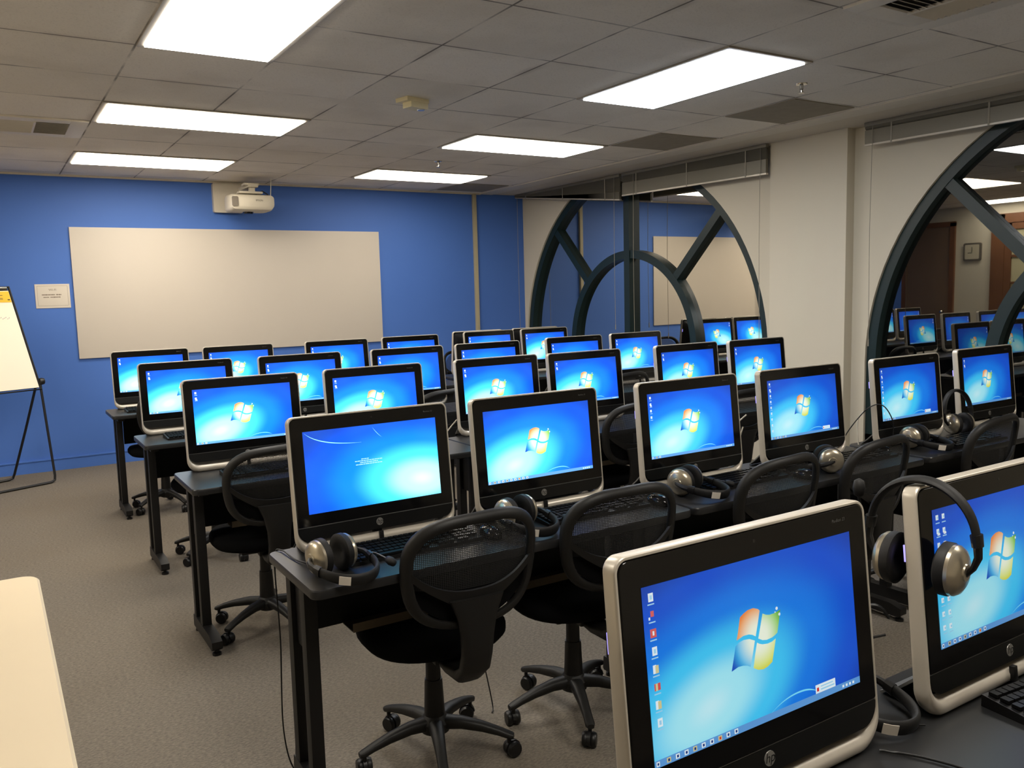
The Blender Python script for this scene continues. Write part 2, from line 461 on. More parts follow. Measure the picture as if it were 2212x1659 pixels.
# arched windows
def arc_ring(b, cy, r0, r1, x0, x1, a0=0., a1=PI, n=64, foot=None):
    rings = []
    A = [a0 + (a1 - a0) * k / n for k in range(n + 1)]
    pts = [(cy + math.cos(a), math.sin(a)) for a in A]
    def sec(yo, zo, yi, zi): return [(x0, yo, zo), (x0, yi, zi), (x1, yi, zi), (x1, yo, zo)]
    if foot is not None: rings.append(sec(cy + r1, foot, cy + r0, foot))
    for a in A: rings.append(sec(cy + r1 * math.cos(a), ZS + r1 * math.sin(a), cy + r0 * math.cos(a), ZS + r0 * math.sin(a)))
    if foot is not None: rings.append(sec(cy - r1, foot, cy - r0, foot))
    b.loops(rings)
def bar(b, p0, p1, w, x0, x1):
    p0, p1 = Vector(p0), Vector(p1); t = (p1 - p0).normalized(); n = Vector((-t.y, t.x)) * w / 2
    q = [p0 + n, p1 + n, p1 - n, p0 - n]
    b.prism([(v.x, v.y) for v in q], x0, x1, 'x')
for i, wy in enumerate(WY):
    b = MB(); arc_ring(b, wy, ROUT - .075, ROUT + .01, XR + .02, XR + .115, foot=SILL)
    b.box((XR + .0675, wy, SILL + .035), (.095, 2 * ROUT, .07))
    w = struct('window_%d' % (i + 1), b, M['green_frame'])
    b = MB(); arc_ring(b, wy, .905, .985, XR + .025, XR + .105, foot=SILL + .06); b.build('inner_arch', M['green_frame'], w)
    b = MB(); b.box((XR + .06, wy, (SILL + 2.75) / 2), (.09, .085, 2.75 - SILL)); b.build('mullion', M['green_frame'], w)
    for sg in (-1, 1):
        b = MB(); c, s_ = math.cos(PI / 4) * sg, math.sin(PI / 4)
        bar(b, (wy + .96 * c, ZS + .96 * s_), (wy + 1.80 * c, ZS + 1.80 * s_), .075, XR + .027, XR + .103); b.build('spoke', M['green_frame'], w)
    # glass, clipped to the arch
    b = MB(); P = [(wy - ROUT, SILL)] + [(wy - ROUT * math.cos(PI * k / 64), ZS + ROUT * math.sin(PI * k / 64)) for k in range(65)] + [(wy + ROUT, SILL)]
    b.poly([(XG, p[0], p[1]) for p in P]); b.build('pane', M['glass'], w, smooth=0)

# blinds under the soffit
def blind(name, y0, y1, zb0, zb1, st0, st1, label, cords):
    """y0 < y1; zb = bottom at each end, st = top of the dark stack at each end"""
    X = 5.47; zt = CEIL - .006
    t = thing(name, label, 'blind', (X, (y0 + y1) / 2, zt), group='raised aluminium blinds')
    cy = (y0 + y1) / 2
    b = MB(); b.box((0, 0, -.014), (.035, y1 - y0, .028), .003); b.build('head_rail', M['blind'], t)
    def slats(za0, za1, zc0, zc1, n, th, tilt, nm, m):
        b = MB()
        for k in range(n):
            f = (k + .5) / n
            a = za0 + (zc0 - za0) * f - zt; c = za1 + (zc1 - za1) * f - zt
            rings = []
            for (yy, z) in ((y0 - cy + .004, a), (y1 - cy - .004, c)):
                rings.append([(-.0125, yy, z - tilt), (0, yy, z + .0015), (.0125, yy, z + tilt), (.0125, yy, z + tilt - th), (0, yy, z + .0015 - th), (-.0125, yy, z - tilt - th)])
            b.loops(rings)
        return b.build(nm, m, t, smooth=0)
    h0, h1 = zt - .03, zt - .03
    slats(h0, h1, st0, st1, 11, .0008, -.0095, 'upper_slats', M['blind'])
    slats(st0, st1, zb0 + .014, zb1 + .014, 44, .0022, .0008, 'stacked_slats', M['blind'])
    b = MB(); b.loops([[(-.013, yy, z), (.013, yy, z), (.013, yy, z + .012), (-.013, yy, z + .012)] for yy, z in ((y0 - cy, zb0 - zt), (y1 - cy, zb1 - zt))]); b.build('bottom_rail', M['silver'], t)
    b = MB()
    for f in (.12, .5, .88):
        yy = (y0 + (y1 - y0) * f) - cy; z = zb0 + (zb1 - zb0) * f - zt
        b.box((-.0145, yy, z / 2), (.001, .012, -z), 0)
    b.build('ladder_tape', M['blind_cord'], t, smooth=0)
    for (f, z) in cords:
        yy = (y0 + (y1 - y0) * f) - cy
        b = MB(); b.tube([(-.02, yy, -.03), (-.018, yy + .01, (z - zt) * .5), (-.02, yy, z - zt)], .0022, 6)
        b.tube([(-.02, yy, z - zt), (-.02, yy, z - zt - .05)], .0045, 6); b.build('pull_cord', M['blind_cord'], t)
    return t
Z = 1.52
blind('window_blind', 4.765, 6.585, Z + .885, Z + .905, Z + 1.008, Z + 1.035, 'raised grey slatted blind beside the pale column, over the far arched window', ((.03, 1.0), (.90, 1.05)))
blind('window_blind', 6.62, 8.56, Z + .868, Z + 1.09, Z + .95, Z + 1.10, 'crooked grey blind, tipped up at its end by the blue wall', ((.04, 1.15), (.97, .9)))
blind('window_blind', 2.10, 3.87, Z + .95, Z + .967, Z + 1.062, Z + 1.077, 'raised grey slatted blind over the arched window by the back seats', ((.96, 1.1),))

# conduit down the blue wall
b = MB(); b.box((4.909, YW - .018, (CEIL - .02) / 2 + .03), (.046, .034, CEIL - .06), .005); tag(b.build('conduit', M['pipe']), 'slim beige conduit running down the blue wall near the corner', 'conduit')

# left wall: door, clock, glazed double door (seen mirrored in the window)
b = MB(); XW = XL
for y in (7.74, 8.56): b.box((XW + .02, y, 1.21), (.04, .08, 2.42))
b.box((XW + .02, 8.15, 2.40), (.04, .90, .08))
d1 = struct('door_1', b, M['wood'])
b = MB(); b.box((XW + .012, 8.15, 1.18), (.024, .74, 2.36)); b.build('door_leaf', M['door_brown'], d1, smooth=0)
b = MB(); b.lathe([(.012, 0), (.012, .05), (.028, .055), (.03, .08), (.018, .095)], (XW + .024, 7.86, 1.0), 16, 'x'); b.build('door_knob', M['chrome'], d1)
b = MB()
for y in (7.02, 5.20): b.box((XW + .025, y, 1.24), (.05, .20, 2.48))
b.box((XW + .025, 6.11, 2.42), (.05, 2.0, .14))
d2 = struct('door_2', b, M['wood'])
for k in range(2):
    y0 = 6.92 - .81 * k
    b = MB()
    for y in (y0 - .05, y0 - .76): b.box((XW + .02, y, 1.17), (.04, .10, 2.34))
    b.box((XW + .02, y0 - .405, .12), (.04, .81, .24)); b.box((XW + .02, y0 - .405, 2.30), (.04, .81, .10))
    for j in range(1, 5): b.box((XW + .02, y0 - .405, .24 + 2.01 * j / 5), (.03, .62, .035))
    b.box((XW + .02, y0 - .405, 1.24), (.03, .035, 2.01))
    lf = b.build('door_leaf', M['wood'], d2, smooth=0)
    b = MB(); b.box((XW + .014, y0 - .405, 1.24), (.008, .64, 2.05)); b.build('door_glass', M['curtain_glass'], lf, smooth=0)
t = thing('wall_clock', 'square grey-rimmed clock on the wall between the two doors', 'clock', (XL, 7.42, 1.94))
b = MB(); b.prism(rrect(-.14, .14, -.14, .14, .03), 0, .03, 'x'); b.build('clock_rim', M['clock_grey'], t)
b = MB(); b.prism(rrect(-.112, .112, -.112, .112, .018), .029, .033, 'x'); b.build('clock_face', M['clock_face'], t)
b = MB(); b.box((.035, 0, .035), (.002, .008, .08)); b.box((.035, .03, -.015), (.002, .07, .008)); b.build('clock_hands', M['black'], t)

# ------------------------------------------------------------------ things on the blue wall
t = thing('whiteboard', 'long frameless whiteboard on the blue wall', 'whiteboard', (2.205, YW - .004, 1.60))
b = MB(); b.box((0, -.008, 0), (2.995, .016, 1.19), .002); b.build('board', M['white_board'], t)
b = MB()
for sx in (-1, 1):
    for zz in (-.588, .588): b.box((sx * 1.2, .001, zz), (.03, .004, .012), .001)
b.build('mounting_clip', M['white_board'], t)
t = thing('wall_notice', 'white printed notice taped to the blue wall beside the whiteboard', 'notice', (.537, YW, 1.581))
b = MB(); b.box((0, -.003, 0), (.276, .006, .214), .001); b.build('sheet', M['paper'], t)
XF = Matrix.Rotation(PI / 2, 4, 'X')
def ontext(y, x, z): return Matrix.Translation((x, y, z)) @ XF
text_mesh('WI-FI', .026, 'heading', M['ink'], t, ontext(-.0068, 0, .055))
b = MB()
def words(b, x0, x1, z, h, seed, y=-.0066):
    rnd = random.Random(seed); x = x0
    while x < x1 - .002:
        w = min(rnd.uniform(.006, .012), x1 - x); b.box((x + w / 2, y, z), (w, .0006, h * rnd.uniform(.7, 1.))); x += w + .0016
words(b, -.085, .018, .012, .010, 1); words(b, .028, .068, .012, .010, 2); words(b, -.075, -.03, -.010, .008, 3); words(b, -.02, .062, -.010, .010, 4)
for (x0, z0, w, h) in ((0, .09, .24, .0015), (0, -.085, .24, .0015), (-.12, .0025, .0015, .175), (.12, .0025, .0015, .175)): b.box((x0, -.0066, z0), (w, .0006, h))
b.build('printed_lines', M['ink'], t, smooth=0)

# projector on its wall plate
t = thing('projector', 'white short-throw projector on a wall mount above the whiteboard', 'projector', (2.20, YW, 2.40))
b = MB(); b.prism(rrect(-.225, .06, -.045, .235, .015), -.06, 0, 'y'); b.build('wall_plate', M['projector'], t)
b = MB(); b.box((.05, -.26, .175), (.09, .46, .035), .006); b.box((.05, -.42, .14), (.05, .05, .06), .004); b.build('mount_arm', M['projector'], t)
b = MB(); b.box((.03, -.42, .11), (.22, .10, .02), .004); b.box((.04, -.42, .185), (.14, .12, .02), .004); b.build('mount_plate', M['projector'], t)
b = MB()
rings = []
for (y, w, h0, h1) in ((-.55, .17, -.035, .055), (-.535, .195, -.055, .075), (-.46, .205, -.065, .09), (-.30, .205, -.065, .095), (-.22, .19, -.06, .09)):
    rings.append([(p[0] + .03, y, p[1]) for p in rrect(-w, w, h0, h1, (.03, .05, .03, .03), 4)])
b.loops(rings); b.build('body', M['projector'], t, smooth=40)
b = MB(); b.prism(rrect(-.172, -.115, -.03, .06, .012), -.555, -.545, 'y'); b.build('side_vent', M['projector_grey'], t)
text_mesh('EPSON', .022, 'lettering', M['ink_dark'], t, ontext(-.5515, .08, .028))
b = MB(); b.lathe([(.0, -.02), (.045, -.02), (.05, -.005), (.05, .02)], (.02, -.36, -.062), 20); b.build('lens_window', M['lens'], t)
b = MB(); b.tube([(.09, -.40, .10), (.15, -.42, .13), (.19, -.44, .10), (.20, -.46, .07)], .006, 6); b.build('cable_loop', M['cord_black'], t)
b = MB(); b.tube([(.215, -.46, .08), (.22, -.47, .17), (.225, -.47, .249)], .004, 6); b.build('feed_cable', M['cord_white'], t)

# ------------------------------------------------------------------ ceiling fittings
PANEL = 19.
def ceiling_light(x, y, w, h, warm, label, k=1.):
    t = thing('ceiling_light', label, 'ceiling light', (x + w / 2, y + h / 2, CEIL), group='recessed ceiling lights')
    b = MB(); i, o = .030, 0.
    for sx in (-1, 1):
        b.box((sx * (w / 2 - i / 2), 0, -.004), (i, h, .008), .001); b.box((0, sx * (h / 2 - i / 2), -.004), (w - 2 * i, i, .008), .001)
    b.build('frame', M['fix_frame'], t)
    m = emit('lit_diffuser', warm, PANEL * k, .02)
    b = MB(); b.box((0, 0, -.007), (w - 2 * i, h - 2 * i, .014)); b.build('diffuser', m, t, smooth=0)
WARM, COOL, MID = (255, 243, 222), (240, 246, 255), (255, 248, 236)
ceiling_light(GX0, GY0 - 2 * T, T, 2 * T, MID, 'bright ceiling light running lengthwise above the aisle')
ceiling_light(GX0, GY0 + 2 * T, 2 * T, T, WARM, 'bright crosswise ceiling light beside the aisle air vent')
ceiling_light(GX0, GY0 + 5 * T, 2 * T, T, WARM, 'bright crosswise ceiling light closest to the projector')
ceiling_light(GX0 + 4 * T, GY0 - 2 * T, T, 2 * T, COOL, 'cool white lengthwise ceiling light beside the chrome sprinkler')
ceiling_light(GX0 + 4 * T, GY0 + 2 * T, 2 * T, T, MID, 'bright crosswise ceiling light beyond the cream ceiling box', .85)
ceiling_light(GX0 + 4 * T, GY0 + 5 * T, 2 * T, T, WARM, 'bright crosswise ceiling light near the whiteboard, window side', .6)
def vent(x, y, label, half):
    t = thing('air_vent', label, 'air vent', (x + T / 2, y + T / 2, CEIL))
    b = MB(); w = T - .02
    for sx in (-1, 1):
        b.box((sx * (w / 2 - .05), 0, -.006), (.10, w, .012), .002); b.box((0, sx * (w / 2 - .05), -.006), (w - .2, .10, .012), .002)
    b.build('frame', M['vent'], t)
    b = MB(); b.box((0, 0, -.002), (w - .2, w - .2, .002)); b.build('duct', M['vent_dark'], t, smooth=0)
    b = MB(); n = 12
    for k in range(n):
        q = -(w - .2) / 2 + (w - .2) * (k + .5) / n
        for sx in (-1, 1):
            X = Matrix.Translation((sx * (w - .2) / 4, q, -.010)) @ Matrix.Rotation(.6 * half * sx, 4, 'X')
            b.box((0, 0, 0), ((w - .2) / 2 - .012, .022, .0015), X=X)
    b.box((0, 0, -.012), (.012, w - .2, .012)); b.build('louvers', M['vent'], t, smooth=0)
for xx, n_ in ((GX0, 'aisle'), (GX0 + 4 * T, 'window')):  # pair added behind the camera to raise the room brightness
    ceiling_light(xx, GY0 - 7 * T, T, 2 * T, MID, 'added out-of-frame ceiling light behind the close computers, %s side' % n_)
ceiling_light(GX0 - 4 * T, GY0 - 2 * T, T, 2 * T, MID, 'added out-of-frame ceiling light over the cream table side')  # added beyond the frame to brighten the room, position guessed
ceiling_light(GX0 - 4 * T, GY0 + 3 * T, T, 2 * T, MID, 'added out-of-frame ceiling light beside the brown doors')  # likewise added out of frame to lift the overall brightness
vent(GX0 - T, GY0 + 3 * T, 'louvered white ceiling vent above the aisle', 1)
vent(GX0 + 4 * T, GY0 - 4 * T, 'louvered white ceiling vent closest to the back seats', -1)
for (i, j, lb) in ((6, -1, 'dark stained ceiling panel beside the chrome sprinkler'), (6, 1, 'dark stained ceiling panel above the crooked-blind window'), (6, 6, 'dark stained ceiling panel in the corner by the conduit')):
    b = MB(); b.box((GX0 + (i + .5) * T, GY0 + (j + .5) * T, CEIL - .003), (T - .03, T - .03, .006), .002); tag(b.build('ceiling_panel', M['stain_tile']), lb, 'ceiling panel')
def sprinkler(x, y, label):
    t = thing('ceiling_sprinkler', label, 'sprinkler', (x, y, CEIL))
    b = MB(); b.lathe([(.0, 0), (.034, 0), (.032, -.006), (.012, -.010), (.011, -.03), (.006, -.034), (.005, -.05)], seg=20); b.build('escutcheon', M['chrome'], t)
    b = MB(); b.lathe([(.0, -.050), (.018, -.050), (.018, -.053), (.0, -.053)], seg=16); b.tube([(-.008, 0, -.03), (-.013, 0, -.042), (-.004, 0, -.052)], .0022, 6); b.tube([(.008, 0, -.03), (.013, 0, -.042), (.004, 0, -.052)], .0022, 6); b.build('deflector', M['chrome'], t)
sprinkler(3.44, 6.62, 'small dark sprinkler head between the two far ceiling lights'); sprinkler(4.07, 3.30, 'chrome sprinkler head beside the cool white ceiling light')
t = thing('ceiling_box', 'yellowed cream ceiling box with a clear lens', 'detector', (2.235, 4.60, CEIL), .25)
b = MB(); b.box((0, 0, -.012), (.165, .11, .024), .004); b.build('base', M['old_cream'], t)
b = MB(); b.box((.012, -.012, -.04), (.13, .08, .034), .006); b.build('housing', M['old_cream'], t)
b = MB(); b.lathe([(.0, -.05), (.022, -.05), (.024, -.038), (.02, -.03)], (.045, -.02, -.012), 16); b.build('lens', M['clear'], t)

# ------------------------------------------------------------------ all-in-one computers
TILT = math.radians(6); TX = Matrix.Rotation(-TILT, 4, 'X')     # leans back, front faces -y
MW, MH = .535, .42
def superring(o, i, d0, hd, p, n=12):
    c = ((o[0] + i[0]) / 2, (o[1] + i[1]) / 2); h = ((o[0] - i[0]) / 2, (o[1] - i[1]) / 2)
    out = []
    for k in range(n):
        a = 2 * PI * k / n; ca, sa = math.cos(a), math.sin(a)
        ca = math.copysign(abs(ca) ** p, ca); sa = math.copysign(abs(sa) ** p, sa)
        out.append((c[0] + h[0] * ca, d0 + hd * sa, c[1] + h[1] * ca))
    return out
FLAG = {'f_red': [(-47.3, 6), (-43, 18), (-37, 38), (-29, 42), (-20, 45), (-8.5, 45.5), (1.4, 42), (5.1, 38.9), (-.7, 21.1), (-7.3, 2.6), (-14, 6.5), (-21.4, 8.9), (-32.5, 9.5)],
 'f_green': [(10.8, 33), (18, 29.5), (25.4, 27.7), (37.2, 27.8), (49.9, 30.5), (45.2, 13.7), (39.8, -3), (34, -5.5), (27.5, -7.4), (15.7, -8.2), (6.6, -6.4), (-2.1, -1.9), (4.3, 15.1)],
 'f_blue': [(-50.4, -1.9), (-43.4, 1.8), (-33.2, 3.3), (-21, 1.9), (-9.7, -3.2), (-15.5, -20.2), (-22.5, -39.5), (-29.4, -36), (-38.1, -33.8), (-48.1, -33.2), (-62.2, -36.5), (-56, -18.6)],
 'f_yellow': [(-5.6, -7.4), (0, -10.5), (5.9, -12.7), (17.4, -14.3), (26.8, -13.7), (35.4, -10.9), (30.1, -26.8), (24.1, -44), (13.6, -48.5), (4.2, -50.1), (-7.1, -48), (-16.6, -43), (-11.4, -24.4)]}
SU0, SU1, SV0, SV1 = -.2245, .2215, .123, .373
SCREENS = {}
def screen_mesh(kind):
    """the lit picture: wallpaper plus flag, icons, task bar; all flat on the glass"""
    mats = ['wall_login' if kind == 'login' else 'wall_std', 'f_red', 'f_green', 'f_blue', 'f_yellow', 's_white', 's_pale', 's_task', 's_red', 's_tan', 's_swoosh', 's_dark']
    b = MB(); D0 = -.0018
    def P(u, v, d=D0): return (u, d, v)
    b.slot = 0; nx, ny = 8, 5
    g = [[b.bm.verts.new(P(SU0 + (SU1 - SU0) * i / nx, SV0 + (SV1 - SV0) * j / ny)) for i in range(nx + 1)] for j in range(ny + 1)]
    for j in range(ny):
        for i in range(nx): b.face([g[j][i], g[j][i + 1], g[j + 1][i + 1], g[j + 1][i]])
    def rect(m, u0, v0, w, h, d=-.0021): b.slot = mats.index(m); b.poly([P(u0, v0, d), P(u0 + w, v0, d), P(u0 + w, v0 + h, d), P(u0, v0 + h, d)])
    def arc(m, pts, w):
        b.slot = mats.index(m); n = 24
        def q(t): # quadratic bezier chain
            k = min(int(t * (len(pts) // 2)), len(pts) // 2 - 1); f = t * (len(pts) // 2) - k
            p0, p1, p2 = (Vector(x) for x in pts[2 * k:2 * k + 3]); return p0 * (1 - f) ** 2 + p1 * 2 * f * (1 - f) + p2 * f * f
        for k in range(n):
            a, c = q(k / n), q((k + 1) / n); t = (c - a).normalized(); nn = Vector((-t.y, t.x))
            wa, wc = w * math.sin(PI * max(.04, k / n)), w * math.sin(PI * max(.04, min(.97, (k + 1) / n)))
            b.poly([P(*(a - nn * wa), -.0020), P(*(c - nn * wc), -.0020), P(*(c + nn * wc), -.0020), P(*(a + nn * wa), -.0020)])
    if kind == 'login':
        arc('s_swoosh', [(-.219, .368), (-.175, .325), (-.04, .322)], .0013)
        arc('s_swoosh', [(.0, .365), (.012, .345), (.03, .33)], .0005)
        for (u, v, w) in ((-.045, .268, .025), (-.066, .2625, .092), (-.05, .257, .06), (-.064, .2515, .088)):
            x = u
            while x < u + w - .001:
                ww = min(random.uniform(.006, .013), u + w - x); rect('s_pale', x, v, ww, .0024); x += ww + .0014
    else:
        for k, poly in FLAG.items():
            b.slot = mats.index(k); b.poly([P(-.005 + p[0] / 1000, .253 + p[1] / 1000, -.0022) for p in poly])
        b.slot = mats.index('s_white')
        for (x, y, r) in ((42, 34, 2.6), (47, 24, 2.4), (38, 29, 1.2)):
            b.poly([P(-.005 + (x + r * math.cos(a)) / 1000, .253 + (y + r * math.sin(a)) / 1000, -.0024) for a in [2 * PI * k / 10 for k in range(10)]])
        arc('s_swoosh', [(.01, .133), (.045, .150), (.085, .147), (.105, .145), (.118, .136)], .0013)
        # task bar with small buttons
        rect('s_task', SU0, SV0, SU1 - SU0, .0105, -.0020)
        rect('s_white', SU0 + .003, SV0 + .002, .006, .0065); rect('s_dark', SU0 + .0045, SV0 + .0035, .003, .0035, -.0023)
        nb = {'eight': 9, 'none': 9, 'columns': 8, 'nine': 5}.get(kind, 2)
        for k in range(nb):
            x = SU0 + .022 + .0165 * k
            rect('s_white' if k % 3 else 's_tan', x, SV0 + .002, .0075, .0068); rect('s_red' if k == 6 else 's_dark', x + .002, SV0 + .0035, .0035, .0038, -.0023)
        for k in range(4): rect('s_white', SU1 - .045 + .0085 * k, SV0 + .003, .0045, .004)
        ncol = {'two': [2], 'three': [2], 'none': [], 'five': [4], 'nine': [9], 'eight': [8], 'columns': [9, 7]}[kind]
        for ci, nr in enumerate(ncol):
            for k in range(nr):
                x = SU0 + .010 + .019 * ci; v = SV1 - .016 - .0248 * k - (.05 if ci and k > 2 else 0)
                if v < SV0 + .018: continue
                if kind == 'eight':
                    if k == 1: rect('s_red', x + .003, v - .002, .006, .008); rect('s_white', x - .001, v - .006, .003, .004)
                    elif k == 2: rect('s_red', x, v - .006, .011, .012); rect('s_white', x + .004, v - .003, .003, .006, -.0024)
                    elif k == 5: rect('s_red', x, v - .005, .011, .010); rect('s_tan', x + .002, v - .005, .004, .010, -.0024)
                    elif k in (4, 6): rect('s_white', x, v - .006, .006, .012); rect('s_tan', x + .004, v - .006, .006, .011, -.0024)
                    else: rect('s_white', x + .001, v - .006, .009, .012); rect('s_pale', x + .0035, v - .003, .004, .006, -.0024)
                else:
                    rect('s_white', x, v - .004, .008, .009); rect('s_pale', x + .003, v - .002, .004, .004, -.0024)
                    if k == 1: rect('s_white', x + .002, v - .007, .008, .004, -.0023)
                rect('s_pale', x - .001, v - .0105, .012, .0018)
        if kind in ('eight', 'nine', 'five2'):
            rect('s_white', .112, SV0 + .0105, .048, .0135); rect('s_pale', .124, SV0 + .014, .033, .0022, -.0024); rect('s_pale', .124, SV0 + .019, .03, .0018, -.0024); rect('s_red', .1145, SV0 + .0135, .005, .006, -.0024)
    b.xform(TX)
    def uvf(co):
        p = TX.inverted() @ co; return ((p.x - SU0) / (SU1 - SU0), (p.z - SV0) / (SV1 - SV0))
    bm_ = b
    bmesh.ops.recalc_face_normals
    o = bm_.build('screen', [M[k] for k in mats], None, smooth=0, uvf=uvf)
    return o
def make_computer():
    t = thing('all_in_one_computer', 'x', 'computer')
    N = 8
    outer = rrect(-MW / 2, MW / 2, 0, MH, (.052, .052, .022, .022), N)
    inner = rrect(-MW / 2 + .0065, MW / 2 - .0065, .034, MH - .0065, (.048, .048, .017, .017), N)
    rings = []
    for o, i in zip(outer, inner):
        v = (o[1] + i[1]) / 2; f = max(0., min(1., (.115 - v) / .10)); f = f * f * (3 - 2 * f)
        rings.append(superring(o, i, .013 + .004 * f,   .0135 + .005 * f, .45 + .5 * f, 14))
    b = MB(); b.loops(rings, ring_close=True); b.xform(TX); b.build('rim', M['silver'], t, smooth=35)
    b = MB()
    b.loops([[(x * s_, d, (z - .25) * s_ + .25) for x, z in rrect(-.2605, .2605, .0865, MH - .0068, (.003, .003, .017, .017), 6)] for d, s_ in ((.022, 1.), (.0, 1.), (-.0012, .996))])
    b.xform(TX); z = b.build('bezel', M['black_gloss'], t, smooth=35)
    b = MB(); b.loops([[(x, d, z_) for x, z_ in rrect(-.2605, .2605, .044, .0835, (.036, .036, .002, .002), 6)] for d in (.022, .0)])
    b.xform(TX); ch = b.build('chin', M['chin'], t, smooth=35)
    b = MB(); b.box((0, .004, .085), (.519, .008, .0012)); b.xform(TX); b.build('chin_highlight', M['stand_grey'], ch, smooth=0)  # thin grey strip painting in the highlight along the chin seam
    b = MB(); b.loops([[(x, .0, z_) for x, z_ in p] for p in (rrect(-.0118, .0118, .0542, .0778, .0117, 6),)] + [[(x, -.0008, z_) for x, z_ in rrect(-.0115, .0115, .0545, .0775, .0114, 6)]])
    b.xform(TX); bd = b.build('badge', M['badge'], t)
    X = TX @ Matrix.Translation((0, -.0011, .0668)) @ XF
    text_mesh('hp', .021, 'badge_letters', M['black'], bd, X, shear=.25)
    text_mesh('Pavilion 23', .0075, 'model_lettering', M['print_grey'], z, TX @ Matrix.Translation((.197, -.0016, .3955)) @ XF)
    b = MB(); b.lathe([(.0, -.0016), (.0028, -.0016), (.003, -.0005)], (0, 0, .397), 12, 'y'); b.xform(TX); b.build('webcam', M['lens'], z)
    b = MB()
    b.loops([[(x, d, z_) for x, z_ in rrect(-w, w, .30 - h, .23 + h2, .02, 4)] for d, w, h, h2 in ((.02, .2590, .236, .178), (.034, .2560, .233, .174), (.052, .20, .19, .13), (.062, .17, .17, .11))])
    b.xform(TX); bk = b.build('back_cover', M['black'], t)
    b = MB(); b.box((-.2612, .031, .298), (.003, .004, .03)); b.xform(TX); b.build('power_light', M['led'], bk, smooth=0)
    # rear leg: thin plate splayed backwards to the desk
    b = MB(); b.loops([[(-w, y, z_), (w, y, z_), (w, y + .004, z_ + .003), (-w, y + .004, z_ + .003)] for w, y, z_ in ((.250, .026, .075), (.247, .075, .030), (.235, .120, .0005))])
    b.build('rear_leg', M['stand_grey'], t)
    b = MB(); b.box((0, .03, .042), (.026, .022, .055), .004); b.box((0, -.004, .022), (.014, .010, .03), .003); b.xform(TX); b.build('cable_clip', M['black'], t)
    return t
PROTO = make_computer()
for k in ('two', 'none', 'five', 'nine', 'eight', 'columns', 'login'): SCREENS[k] = screen_mesh(k)
DESK_Z = .742
WORDS = ['aisle seat', 'second seat from the aisle', 'third seat from the aisle', 'third seat from the windows', 'second seat from the windows', 'window seat']
ROWN = {4: 'first lit row from the whiteboard', 3: 'second lit row from the whiteboard', 2: 'third lit row from the whiteboard', 1: 'fourth lit row from the whiteboard', 0: 'fifth lit row from the whiteboard'}
POS = {1: [(.738, 2.455), (1.362, 2.449), (2.073, 2.425), (2.729, 2.415), (3.489, 2.408), (4.221, 2.431)],
       2: [(.722, 3.955), (1.388, 3.970), (2.118, 3.967), (2.694, 3.925), (3.496, 3.915), (4.112, 3.892)],
       3: [(.721, 5.217), (1.403, 5.188), (2.138, 5.168), (2.777, 5.181), (3.591, 5.245), (4.229, 5.264)],
       4: [(.743, 6.620), (1.372, 6.590), (2.155, 6.560), (2.826, 6.580), (3.677, 6.690), (4.269, 6.650)],
       0: [(.683, .852), (1.352, .846)]}
KIND = {1: ['login', 'none', 'five', 'nine', 'nine', 'two'], 2: ['two'] * 6, 3: ['two'] * 6, 4: ['two'] * 6, 0: ['eight', 'columns']}
GLOW = {0: [.86, .78], 1: [1.9, 1.7, 1.35, 1.05, .95, .85], 2: [2.0, 2.0, 1.8, 1.6, 1.35, 1.2], 3: [2.1, 2.1, 2.0, 1.9, 1.7, 1.5], 4: [2.2, 2.1, 2.0, 2.0, 2.0, 1.7]}
SPECIAL = {(1, 0): 'computer showing the sign-in screen without a flag logo', (1, 1): 'computer with no desktop icons beside the sign-in-screen computer', (0, 0): 'large close computer with eight desktop icons at the aisle', (0, 1): 'close computer with a headset hung over its rim',
           (1, 3): 'computer by the pale column, with a pop-up note, in the fourth lit row', (1, 4): 'computer showing a pop-up note at the arched window, fourth lit row', (1, 5): 'window-seat computer with a dark headset draped on its corner, fourth lit row'}
first = True
TOPS = {}
for r in (0, 1, 2, 3, 4):
    for i, (x, y) in enumerate(POS[r]):
        loc = (x + MW / 2, y - MH * math.sin(TILT), DESK_Z + .0005)
        lb = SPECIAL.get((r, i), 'black silver-rimmed computer at the %s, %s' % (WORDS[i], ROWN[r]))
        if first: o = PROTO; o.location = loc; first = False
        else: o = dup(PROTO, loc=loc)
        tag(o, lb, 'computer', 'all-in-one computers')
        TOPS[(r, i)] = o
for (r, i), o in TOPS.items():
    src = SCREENS[KIND[r][i]]
    c = src.copy(); C.objects.link(c); c.parent = o; c['glow'] = GLOW[r][i]
for s_ in SCREENS.values(): bpy.data.objects.remove(s_)
# two dark machines standing back to back with the far row
for (x, y, lb) in ((3.645, 6.86, 'dark computer seen from behind, standing at the back of the far window desk'), (4.30, 6.87, 'dark computer seen from behind, closest to the arched window')):
    o = dup(PROTO, lb, 'computers turned away', (x + MW / 2, y + .045, DESK_Z + .0005), PI)
    for ch in list(o.children):
        if ch.name.startswith('screen'): bpy.data.objects.remove(ch)

